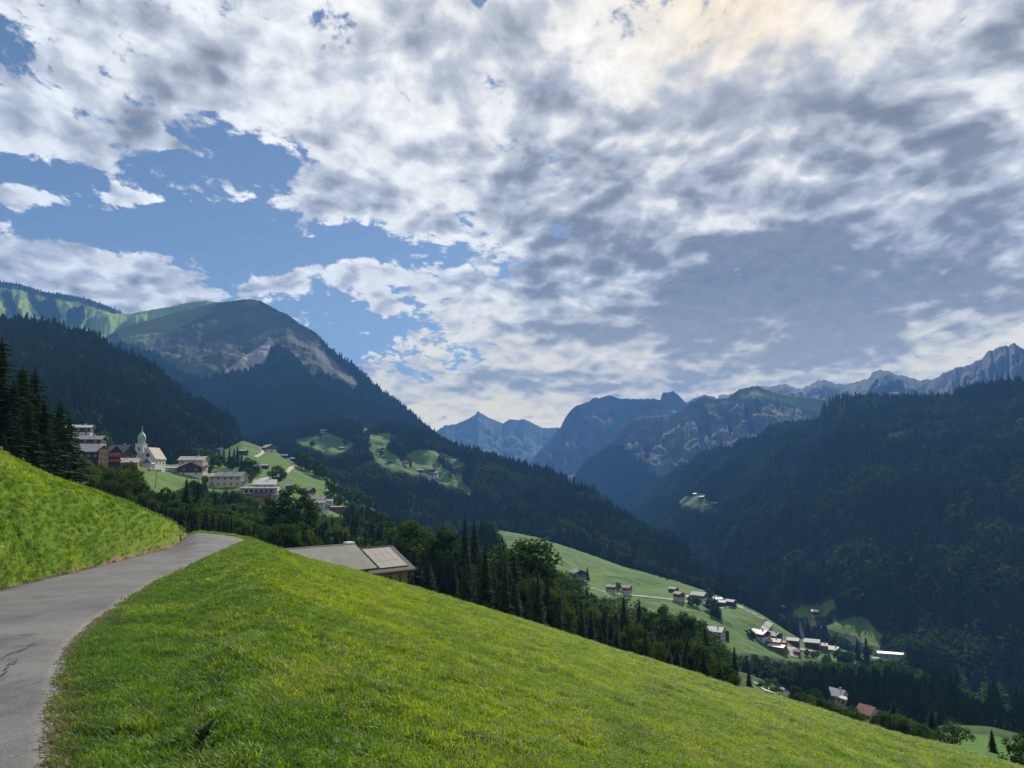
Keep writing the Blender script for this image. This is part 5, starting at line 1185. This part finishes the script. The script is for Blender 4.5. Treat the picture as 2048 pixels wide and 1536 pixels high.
def near_house(name, label, cat, pr, L, run, pitch, drop_w, over, mat, tw, tl):
    """pr = right end of the ridge; local x along the ridge (towards the right), y away from the eave we see"""
    e = empty(name, pr, RA, label, cat)
    tp = math.tan(pitch)
    rb = MB()
    for sg in (-1, 1):
        a = [(-L, sg * run, -run * tp), (0, sg * run, -run * tp), (0, sg * .01, 0), (-L, sg * .01, 0)]; b = [(q[0], q[1], q[2] + .02) for q in a]; a = [(q[0], q[1], q[2] - .22) for q in a]
        if sg > 0: a, b = a[::-1], b[::-1]
        rb.hexa(a, b)
    ro = rb.build('roof', M_SHINGLE2, e)
    lozenge_roof(e, L, run, pitch, tw, tl, mat)
    rc = MB().hexa([(-L, -.2, -.06), (0, -.2, -.06), (0, .2, -.06), (-L, .2, -.06)], [(-L, -.12, .12), (0, -.12, .12), (0, .12, .12), (-L, .12, .12)]); rc.build('ridge_cap', mat, e)
    w_ = run - over; zt = -run * tp + over * tp - .24
    wb = MB().box(-L + 1, -.8, -w_, w_, zt - 6.5, zt); wb.prism([(-w_, zt + .003), (w_, zt + .003), (0, zt + w_ * tp)], 'x', -L + 1, -.8)
    wl = wb.build('wall', M_PLANK if cat == 'house' else WL['dark'], e)
    gt = MB().box(-L, 0, -run - .14, -run - .004, -run * tp - .22, -run * tp - .06); gt.build('gutter', WL['dark'], e)
    for x0, x1 in ((-.10, -.003 + .05), ):
        fb = MB()
        for sg in (-1, 1):
            a = [(.003, sg * run, -run * tp - .3), (.05, sg * run, -run * tp - .3), (.05, sg * .01, -.3), (.003, sg * .01, -.3)]; b = [(q[0], q[1], q[2] + .36) for q in a]
            if sg > 0: a, b = a[::-1], b[::-1]
            fb.hexa(a, b)
        fb.build('verge_board', mat, e)
    return e, w_, zt
barn, bw, bz = near_house('barn', 'barn with a broad pale grey lozenge-shingled roof, half hidden by the meadow edge', 'barn', pE, 16.0, 5.75, R(27.5), 3, 1.0, M_SHINGLE, .62, .46)
hs, hw_, hz_ = near_house('house', 'timber house with solar panels on its dark shingle roof beside the pale barn', 'house', pH, 11.0, 6.0, R(27.0), 3, 1.1, M_SHINGLE2, .44, .36)
# solar array: rows of panels on the dark roof
cp, sp = math.cos(R(27)), math.sin(R(27))
def on_roof(x, b, c): return (x, -b * cp - c * sp, -b * sp + c * cp)
nxp, nyp = 4, 3; X0, X1, B0, B1 = -6.0, -1.0, .55, 5.75
for i in range(nxp):
    for j in range(nyp):
        x0 = X0 + (X1 - X0) * i / nxp + .02; x1 = X0 + (X1 - X0) * (i + 1) / nxp - .02; b0 = B0 + (B1 - B0) * j / nyp + .02; b1 = B0 + (B1 - B0) * (j + 1) / nyp - .02
        a = [on_roof(x0, b1, .12), on_roof(x1, b1, .12), on_roof(x1, b0, .12), on_roof(x0, b0, .12)]; b = [on_roof(x0, b1, .18), on_roof(x1, b1, .18), on_roof(x1, b0, .18), on_roof(x0, b0, .18)]
        MB().hexa(a, b).build('solar_panel', M_SOLAR, hs)
a = [on_roof(X0 - .05, B1 + .05, .06), on_roof(X1 + .05, B1 + .05, .06), on_roof(X1 + .05, B0 - .05, .06), on_roof(X0 - .05, B0 - .05, .06)]; b = [on_roof(X0 - .05, B1 + .05, .115), on_roof(X1 + .05, B1 + .05, .115), on_roof(X1 + .05, B0 - .05, .115), on_roof(X0 - .05, B0 - .05, .115)]
MB().hexa(a, b).build('panel_rack', WL['dark'], hs)
a = [on_roof(-7.4, 3.6, .08), on_roof(-6.5, 3.6, .08), on_roof(-6.5, 2.7, .08), on_roof(-7.4, 2.7, .08)]; b = [on_roof(-7.4, 3.6, .2), on_roof(-6.5, 3.6, .2), on_roof(-6.5, 2.7, .2), on_roof(-7.4, 2.7, .2)]
MB().hexa(a, b).build('skylight', M_WHITE, hs)
cy = MB().box(-7.4, -6.6, .9, 1.7, -2, .75); c_o = cy.build('chimney', WL['dark'], hs); MB().box(-7.6, -6.4, .7, 1.9, .753, .95).build('chimney_cap', M_WHITE, c_o)
wx = -3.1; wz = hz_ - 1.75
wv = add_window(hs, wx, -hw_ - .03, wz, 0, 's')
wv.scale = (1.05, 1, 1.1)
for sg in (-1, 1): MB().box(wx + sg * .86 - .27, wx + sg * .86 + .27, -hw_ - .12, -hw_ - .04, wz - .72, wz + .72).build('shutter', M_GREEN, hs)
add_window(hs, -6.8, -hw_ - .03, wz, 0, 's')
for k in range(2): add_window(hs, -.78, -2 + 4 * k, wz, R(90), 's')
# weathered planks of the eave wall, each with its joint
npk = 12; z0_ = hz_ - 3.4
for k in range(npk):
    MB().box(-9.9, -.82, -hw_ - .05 - .012 * (k % 2), -hw_ - .004, z0_ + 3.3 * k / npk + .012, z0_ + 3.3 * (k + 1) / npk - .012).build('plank', M_PLANK, hs)

# ------------------------------------------------------------------ lanes on the hillsides
M_LANE = plain('pale_lane', (.34, .32, .285), .9, .2, .12, .3)
def lane(ly, pts, width, lift=.25):
    P = []
    for i in range(len(pts) - 1):
        for t in np.linspace(0, 1, 6)[: -1 if i < len(pts) - 2 else None]:
            P.append((pts[i][0] * (1 - t) + pts[i + 1][0] * t, pts[i][1] * (1 - t) + pts[i + 1][1] * t))
    Q = [LAYERS[ly].hit(u, v) for u, v in P]
    vs, fs = [], []
    for i, q in enumerate(Q):
        d = Q[min(i + 1, len(Q) - 1)] - Q[max(i - 1, 0)]; d.z = 0; d.normalize(); s_ = Vector((d.y, -d.x, 0)) * width / 2
        for sg in (-1, 1):
            r_ = q + s_ * sg; z = max(LAYERS[ly].zat(r_.x, r_.y), q.z - .4)
            vs.append((r_.x, r_.y, z + lift)); vs.append((r_.x, r_.y, z - .6))
    for i in range(len(Q) - 1):
        a = 4 * i; fs += [(a, a + 4, a + 6, a + 2), (a, a + 1, a + 5, a + 4), (a + 2, a + 6, a + 7, a + 3)]
    tag(mesh_obj('path', vs, fs, M_LANE), kind='structure')
lane(V, [(519, 960), (546, 955), (573, 945), (581, 937), (594, 930)], 3.0)
lane(V, [(511, 914), (519, 910), (525, 906), (525, 899), (521, 896)], 3.0)
lane(M_, [(1474, 1211), (1490, 1219), (1508, 1228), (1526, 1238), (1540, 1245), (1535, 1253), (1526, 1263), (1527, 1268), (1533, 1275)], 5.0)
lane(M_, [(1563, 1288), (1576, 1294), (1583, 1300), (1589, 1308), (1588, 1314)], 5.5)
lane(M_, [(1584, 1297), (1600, 1299), (1640, 1303)], 3.0)
lane(M_, [(1675, 1312), (1714, 1318), (1759, 1316)], 3.5)
lane(M_, [(1150, 1168), (1181, 1176), (1220, 1187), (1276, 1192), (1337, 1198), (1376, 1204), (1415, 1210), (1442, 1216), (1470, 1211)], 3.0)
lane('wooded_slope', [(1520, 1372), (1545, 1390), (1580, 1402)], 4.0)

# ------------------------------------------------------------------ forests (after the houses, which keep their clearings)
NEARWOOD = bpy.data.collections.new('near_tree_kinds')
for i, (cr, tr, h0) in enumerate(SPRUCES[:3]): NEARWOOD.objects.link(bpy.data.objects.new('k%d_spruce' % i, cr))
for i, (cr, tr, h0) in enumerate(BROADS[:2]): NEARWOOD.objects.link(bpy.data.objects.new('k%d_broadleaf' % (i + 3), cr))
def forest(layer, n, dens, broad=.3, smin=.55, smax=1.15, label=None, sink=.5, polys=(), coll=None, cap=None, heights=(20, 15)):
    P = layer.sample(n, dens); k = len(P)
    cl = fbm(P[:, 0] / 90, P[:, 1] / 90, 77, 3) * .5 + (RNG.random(k) - .5) * .5
    thr = np.quantile(cl, 1 - broad); isb = cl > thr
    idx = np.where(isb, RNG.integers(3, 5, k), RNG.integers(0, 3, k))
    s = RNG.uniform(smin, smax, k) * np.where(isb, 1.0, 1.08)
    P[:, 2] -= sink
    H = s * np.where(isb, heights[1], heights[0])
    ok = np.ones(k, bool)
    if cap is not None:
        # crowns stay under a given skyline
        U0, _ = to_px(P[:, 0], P[:, 1], P[:, 2]); lim = np.interp(U0, cap[0], cap[1])
        D = np.hypot(P[:, 0], P[:, 1]); te = np.array([ray(u, v)[1] for u, v in zip(U0, lim)])
        hm = (te * D - P[:, 2]) * RNG.uniform(.55, 1.0, k); ok &= hm > 2.5
        s = np.where(H > hm, s * np.maximum(hm, .1) / H, s); H = np.minimum(H, hm)
    for fr in np.arange(.2, 1.06, .085):
        U, Vv = to_px(P[:, 0], P[:, 1], P[:, 2] + H * fr)
        for q in polys: ok &= ~in_poly(U, Vv, q)
        for (u, v, w, hh, p, L) in CLEAR:
            ok &= ~((np.abs(U - u) < w * .62 + 2) & (Vv < v + 1) & (Vv > v - hh * 1.5 - 3) & (np.hypot(P[:, 0], P[:, 1]) < p.xy.length + L * 1.2))
    P, idx, s, k = P[ok], idx[ok], s[ok], int(ok.sum())
    wd = s * RNG.uniform(.75, 1.4, k)
    return scatter('forest', P, RNG.uniform(0, 6.28, k), np.stack([wd, wd, s], 1), idx, coll or FOREST, label)
full = lambda l: np.ones(l.XX.shape)
forest(dh, 24000, full(dh), .22, .6, 1.25, 'dark conifer forest covering the steep hill behind the village', polys=[[(140, 872), (190, 872), (220, 893), (150, 893)]])
dI = 1 - np.clip(ir.masks['meadow'] * 1.6, 0, 1)
forest(ir, 26000, dI, .40, .45, 1.25, 'mixed forest round the meadow terraces on the middle ridge', polys=TERR)
dS = 1 - np.clip(np.maximum(rs.masks['meadow'] * 1.6, rs.masks['rock'] * .82), 0, 1)
forest(rs, 90000, dS, .48, .45, 1.3, 'dense mixed forest covering the shaded slope on the far side of the valley', polys=RIGHT_MEAD)
dV = 1 - np.clip(np.maximum(vm.masks['meadow'], vm.masks['stream']) * 1.8, 0, 1)
forest(vm, 15000, dV, .62, .4, 1.05, 'mixed woodland on the valley floor below the hamlet', polys=VAL_MEAD + [[(1914, 1352), (1936, 1360), (1978, 1382), (1976, 1395), (1926, 1374)]] + RIGHT_MEAD)
dG = np.clip(gm.masks['wood'] - gm.masks['scree'] * 2, 0, 1)
Ug, Vg = gm.px()
dG = dG * sstep(Vg, 640, 800) + .02 * (gm.masks['wood'] > .5)
forest(gm, 42000, dG, .12, .7, 1.2, 'conifer forest on the lower flanks of the big mountain')
dR = sstep(rg.masks['wood'], .4, .6) + .0
forest(rg, 16000, dR, .1, .8, 1.3, 'conifer forest on the cone in front of the grey cliffs')
us, vs = sr.px()
dU = ((sr.masks['shrub'] > .5) & (vs < 640) & (us < 260)).astype(float)
forest(sr, 1500, dU + 1e-9, .05, .4, .9, 'stunted spruces along the crest of the sunny ridge')


# undergrowth of the near wood and the tree belt under the village
Uw, Vw = ws.px(); Dw = np.hypot(ws.XX, ws.YY)
dW = ((Uw > 150) & (Uw < 1515) & (Dw > 84) & ~((Uw > 480) & (Uw < 915) & (Dw < 136))).astype(float)
forest(ws, 2000, dW, .22, .35, .95, 'undergrowth and lower trees filling the near wood', cap=(TLU, [q + 30 for q in TLV]), coll=NEARWOOD, heights=(18, 13))
dW2 = ((Uw > 1580) & (Uw < 2300) & (Dw > 120) & (ws.masks['meadow'] < .2)).astype(float)
forest(ws, 420, dW2, .6, .2, .6, 'bushes and small trees below the lower end of the meadow', cap=([1580, 1700, 1800, 1880, 1900, 2030, 2300], [1378, 1412, 1428, 1458, 1500, 1515, 1560]), coll=NEARWOOD, heights=(18, 13))
Uv, Vv_ = vh.px()
BELT = [(-500, 960), (150, 945), (250, 950), (285, 965), (300, 988), (372, 985), (392, 972), (420, 990), (470, 992), (560, 1016), (625, 1040), (648, 1040), (668, 1030), (690, 1012), (740, 1030), (960, 1130), (960, 1300), (-500, 1300)]
forest(vh, 2600, in_poly(Uv, Vv_, BELT).astype(float), .34, .45, 1.15, 'belt of trees under the village', polys=[[(288, 944), (372, 950), (380, 968), (330, 984), (290, 978)]], coll=NEARWOOD, heights=(18, 13), cap=([150, 250, 290, 300, 370, 380, 420, 480, 500, 560, 625, 640, 690, 740, 960], [930, 935, 950, 980, 972, 960, 958, 985, 990, 1012, 1026, 1022, 1000, 1015, 1100]))

# ------------------------------------------------------------------ grass, road edge and small things
M_BLADE, n = mat_new('grass_blades')
pos = n.node('ShaderNodeNewGeometry').outputs['Position']
col = turf_nodes(n, pos)
oi = n.node('ShaderNodeObjectInfo')
col = n.mix(oi.outputs['Random'], n.mix(1.0, col, (.66, .72, .68), 'MULTIPLY'), n.mix(1.0, col, (1.35, 1.28, 1.1), 'MULTIPLY'))
finish(n, col, .55, .25, transl=.42, tcol=n.mix(1.0, col, (1.7, 1.7, .7), 'MULTIPLY'))
M_DEEP, n = mat_new('verge_blades')
pos = n.node('ShaderNodeNewGeometry').outputs['Position']
col = deep_turf(n, pos); oi = n.node('ShaderNodeObjectInfo')
col = n.mix(oi.outputs['Random'], n.mix(1.0, col, (.7, .75, .7), 'MULTIPLY'), n.mix(1.0, col, (1.35, 1.3, 1.1), 'MULTIPLY'))
finish(n, col, .55, .2, transl=.38, tcol=n.mix(1.0, col, (1.5, 1.6, .7), 'MULTIPLY'))
M_STRAW, n = mat_new('dry_grass')
oi = n.node('ShaderNodeObjectInfo')
finish(n, n.mix(oi.outputs['Random'], (.26, .20, .09), (.14, .14, .05)), .7, .2, transl=.3)
def tuft(seed, nb, hh, spread, lean, w0=.0035):
    r = random.Random(seed); V = []; F = []
    for _ in range(nb):
        a = r.uniform(0, 2 * PI); q = spread * math.sqrt(r.random()); x, y = q * math.cos(a), q * math.sin(a)
        b = r.uniform(0, 2 * PI); h = hh * r.uniform(.45, 1.15); ln = lean * h * r.uniform(.3, 1.4); wx_, wy_ = -math.sin(b) * w0 * r.uniform(.7, 1.4), math.cos(b) * w0 * r.uniform(.7, 1.4)
        dx, dy = math.cos(b) * ln, math.sin(b) * ln; k = len(V)
        V += [(x - wx_, y - wy_, -.015), (x + wx_, y + wy_, -.015), (x + dx * .35 + wx_ * .8, y + dy * .35 + wy_ * .8, h * .6), (x + dx * .35 - wx_ * .8, y + dy * .35 - wy_ * .8, h * .6), (x + dx, y + dy, h * (1 - .15 * lean))]
        F += [(k, k + 1, k + 2, k + 3), (k + 3, k + 2, k + 4)]
    return V, F
for i in range(4): TUFTS.objects.link(mesh_obj('t%d_short_tuft' % i, *tuft(100 + i, 22, .032, .085, 1.0), M_BLADE, link=False))
for i in range(2): TUFTS.objects.link(mesh_obj('t%d_tall_tuft' % (4 + i), *tuft(110 + i, 22, .085, .06, .9, .004), M_BLADE, link=False))
TUFTS.objects.link(mesh_obj('t6_dry_tuft', *tuft(120, 18, .06, .07, 1.1), M_STRAW, link=False))
for i in range(2): TUFTS.objects.link(mesh_obj('t%d_verge_tuft' % (7 + i), *tuft(130 + i, 22, .065, .075, .9, .0038), M_DEEP, link=False))
def zlump(az, r, x, y, rd):
    return z_ground(az, r) + (.06 * fbm(x / 3.1, y / 3.1, 5, 4) + .03 * fbm(x / .7, y / .7, 8, 3)) * sstep(rd, .1, 1.6) * np.clip(r / 4, 0, 1) + np.where((rd > .02) & (rd < 1.2), .04 * sstep(rd, 0, .4), 0)
N = 290000
r_ = np.exp(RNG.uniform(math.log(2.2), math.log(75), N)); keep = RNG.random(N) < np.clip(r_ / 11, .0, 1) ** 1.1
r_ = r_[keep]; az_ = RNG.uniform(-.95, .86, len(r_))
x_, y_ = r_ * np.sin(az_), r_ * np.cos(az_)
rd_ = np.full(len(r_), 9.0); k = az_ < .05; rd_[k] = road_dist(x_[k], y_[k])
ok = rd_ > -.02; r_, az_, x_, y_, rd_ = r_[ok], az_[ok], x_[ok], y_[ok], rd_[ok]
P = np.stack([x_, y_, zlump(az_, r_, x_, y_, rd_)], 1)
verge = np.exp(-np.maximum(rd_, 0) / .22)
tall = fbm(x_ / 1.3, y_ / 1.3, 55, 3) + .25 * (RNG.random(len(r_)) - .5) + .25 * np.exp(-((rd_ - 1.6) / 1.4) ** 2)
idx = RNG.integers(0, 4, len(r_)); idx = np.where(tall > .55, RNG.integers(4, 6, len(r_)), idx)
idx = np.where(RNG.random(len(r_)) < np.exp(-(np.maximum(rd_, 0) / 2.6) ** 2) * .7 * (rd_ < 8.9), RNG.integers(7, 9, len(r_)), idx)
idx = np.where(RNG.random(len(r_)) < .03 + .75 * verge ** 1.2, 6, idx)
s_ = RNG.uniform(.75, 1.35, len(r_)) * (1 + np.clip((r_ - 10) / 30, 0, 1.4))
sz = RNG.uniform(.75, 1.3, len(r_)) * (1 + np.clip((r_ - 12) / 45, 0, .8))
scatter('grass', P, RNG.uniform(0, 6.28, len(r_)), np.stack([s_, s_, sz], 1), idx, TUFTS, None, RNG.normal(0, .16, (len(r_), 2)))
# loose chippings along the broken asphalt edge
STONES = bpy.data.collections.new('stone_kinds')
M_CHIP = plain('chippings', (.27, .26, .25), .9, .2, .35, 9)
for i in range(3):
    rs_ = random.Random(200 + i); m_ = MB()
    pr = [(.0, -.5), (.55, -.3), (.75, .05), (.5, .4), (.0, .55)]
    m_.lathe([(a_ * rs_.uniform(.8, 1.2) + .05, b_ * .8) for a_, b_ in pr], 0, 0, 6)
    STONES.objects.link(m_.build('s%d_stone' % i, M_CHIP, link=False))
N = 9000; k = RNG.integers(30, len(RoR) - 200, N); t = RNG.random(N)[:, None]
q = RoR[k] * (1 - t) + RoR[k + 1] * t; ox = RNG.normal(.02, .11, (N, 1)) * nrm[k]
x_, y_ = (q + ox).T; r_ = np.hypot(x_, y_); az_ = np.arctan2(x_, y_)
ok = (r_ < 16) & (r_ > 2); x_, y_, r_, az_ = x_[ok], y_[ok], r_[ok], az_[ok]
rd_ = road_dist(x_, y_)
P = np.stack([x_, y_, zlump(az_, r_, x_, y_, rd_) + .018], 1)
sc_ = RNG.uniform(.006, .022, len(x_))
scatter('gravel', P, RNG.uniform(0, 6.28, len(x_)), np.stack([sc_, sc_ * RNG.uniform(.7, 1.3, len(x_)), sc_ * .7], 1), RNG.integers(0, 3, len(x_)), STONES)
# cracks in the asphalt
M_CRACK = plain('crack_shadow_gap', (.05, .048, .046), 1.0, 0.0, .1)
def crack(pts, wpx):
    vs, fs = [], []
    pts2 = []
    for i in range(len(pts) - 1):
        for t in (0, .33, .66): pts2.append((pts[i][0] * (1 - t) + pts[i + 1][0] * t + random.uniform(-1.2, 1.2), pts[i][1] * (1 - t) + pts[i + 1][1] * t + random.uniform(-.7, .7)))
    pts2.append(pts[-1])
    for i, (u, v) in enumerate(pts2):
        a_, r0 = plane_hit(u, v); w = .6 * wpx * random.uniform(.4, 1.3) * (0.25 if i in (0, len(pts2) - 1) else 1)
        for dv in (-w, w):
            a2, r2 = plane_hit(u + dv * .7, v + dv * .55); k = np.array([r2 * math.sin(a2), r2 * math.cos(a2)])
            vs.append((k[0], k[1], float(zg_xy(k[0], k[1])) + .046))
    for i in range(len(pts2) - 1): fs.append((2 * i, 2 * i + 1, 2 * i + 3, 2 * i + 2))
    mesh_obj('crack', vs, fs, M_CRACK, road)
crack([(62, 1300), (40, 1309), (20, 1315), (8, 1322), (4, 1328)], 1.3)
crack([(16, 1326), (35, 1328), (31, 1333), (12, 1338), (18, 1342), (8, 1348), (14, 1352), (-4, 1362)], 1.8)
crack([(10, 1356), (2, 1362), (12, 1366), (-6, 1375)], 1.2)
crack([(-6, 1297), (35, 1299), (60, 1296), (84, 1293), (129, 1294)], 1.0)
crack([(4, 1277), (40, 1276), (58, 1274), (80, 1272)], .8)
crack([(52, 1275), (64, 1280), (76, 1283), (97, 1288)], .8)
# dark dock plant and long grass clump near the lower edge
def stalk(name, label, cat, u, v, leaves, h, mat, spread):
    p = g_hit(u, v); e = empty(name, p, 0, label, cat)
    r = random.Random(u); m_ = MB(); m_.tube([(0, 0, -.05), (.02, 0, h * .5), (.06, .02, h)], [.008, .006, .002], 6); m_.build('stem', mat, e)
    for i in range(leaves):
        a = r.uniform(0, 2 * PI); L = spread * r.uniform(.5, 1.1); z = h * r.uniform(.0, .55); w = .018 + L * .07
        d = Vector((math.cos(a), math.sin(a), 0)); s_ = Vector((-d.y, d.x, 0)) * w
        a0, a1, a2 = Vector((0, 0, z)), d * L * .40 + Vector((0, 0, z + L * .8)), d * L * .75 + Vector((0, 0, z + L * 1.15))
        q = [a0 - s_ * .3, a0 + s_ * .3, a1 + s_, a1 - s_, a2]
        mesh_obj('leaf', [tuple(t) for t in q], [(0, 1, 2, 3), (3, 2, 4)], mat, e)
    return e
M_DOCK = leaf_mat('dock_leaf', (.012, .028, .012), (.02, .04, .015), .1)
stalk('weed', 'dark upright weed standing in the grass near the bottom edge', 'weed', 404, 1510, 16, .22, M_DOCK, .12)
gc = empty('grass_clump', g_hit(298, 1478), 0, 'clump of long arching grass beside the road bend in the foreground', 'grass clump')
for i in range(3): 
    k = mesh_obj('blades', *tuft(300 + i, 60, .24, .10, 1.0, .0045), M_BLADE, gc); k.location = (random.uniform(-.15, .15), random.uniform(-.1, .1), 0)

# white umbel flowers scattered over the bank above the road
FLOW = bpy.data.collections.new('flower_kinds')
M_PETAL = leaf_mat('white_petals', (.55, .55, .46), (.72, .72, .64), .3, (1.1, 1.1, 1.0))
for i in range(2):
    r = random.Random(400 + i); V, F = [], []
    for q in range(16):
        a_ = r.uniform(0, 6.28); rr_ = .055 * math.sqrt(r.random()); x_0, y_0 = rr_ * math.cos(a_), rr_ * math.sin(a_); z_0 = .24 - rr_ * .4; s0 = .014; k = len(V)
        V += [(x_0 - s0, y_0 - s0, z_0), (x_0 + s0, y_0 - s0, z_0 + .004), (x_0 + s0, y_0 + s0, z_0), (x_0 - s0, y_0 + s0, z_0 - .004)]; F.append((k, k + 1, k + 2, k + 3))
    V += [(-.004, 0, 0), (.004, 0, 0), (0, 0, .24)]; F.append((len(V) - 3, len(V) - 2, len(V) - 1))
    FLOW.objects.link(mesh_obj('f%d_flower' % i, V, F, M_PETAL, link=False))
N = 700
az_ = RNG.uniform(-.66, -.36, N); rl_ = np.interp(az_, LAZ, LR); r_ = rl_ + RNG.uniform(1.5, 22, N)
x_, y_ = r_ * np.sin(az_), r_ * np.cos(az_)
ok = (fbm(x_ / 4, y_ / 4, 66, 3) + RNG.normal(0, .15, N)) > .12
x_, y_, r_, az_ = x_[ok], y_[ok], r_[ok], az_[ok]
s_ = RNG.uniform(.5, 1.1, len(x_))
scatter('flowers', np.stack([x_, y_, z_ground(az_, r_)], 1), RNG.uniform(0, 6.28, len(x_)), s_, RNG.integers(0, 2, len(x_)), FLOW, None, RNG.normal(0, .15, (len(x_), 2)))
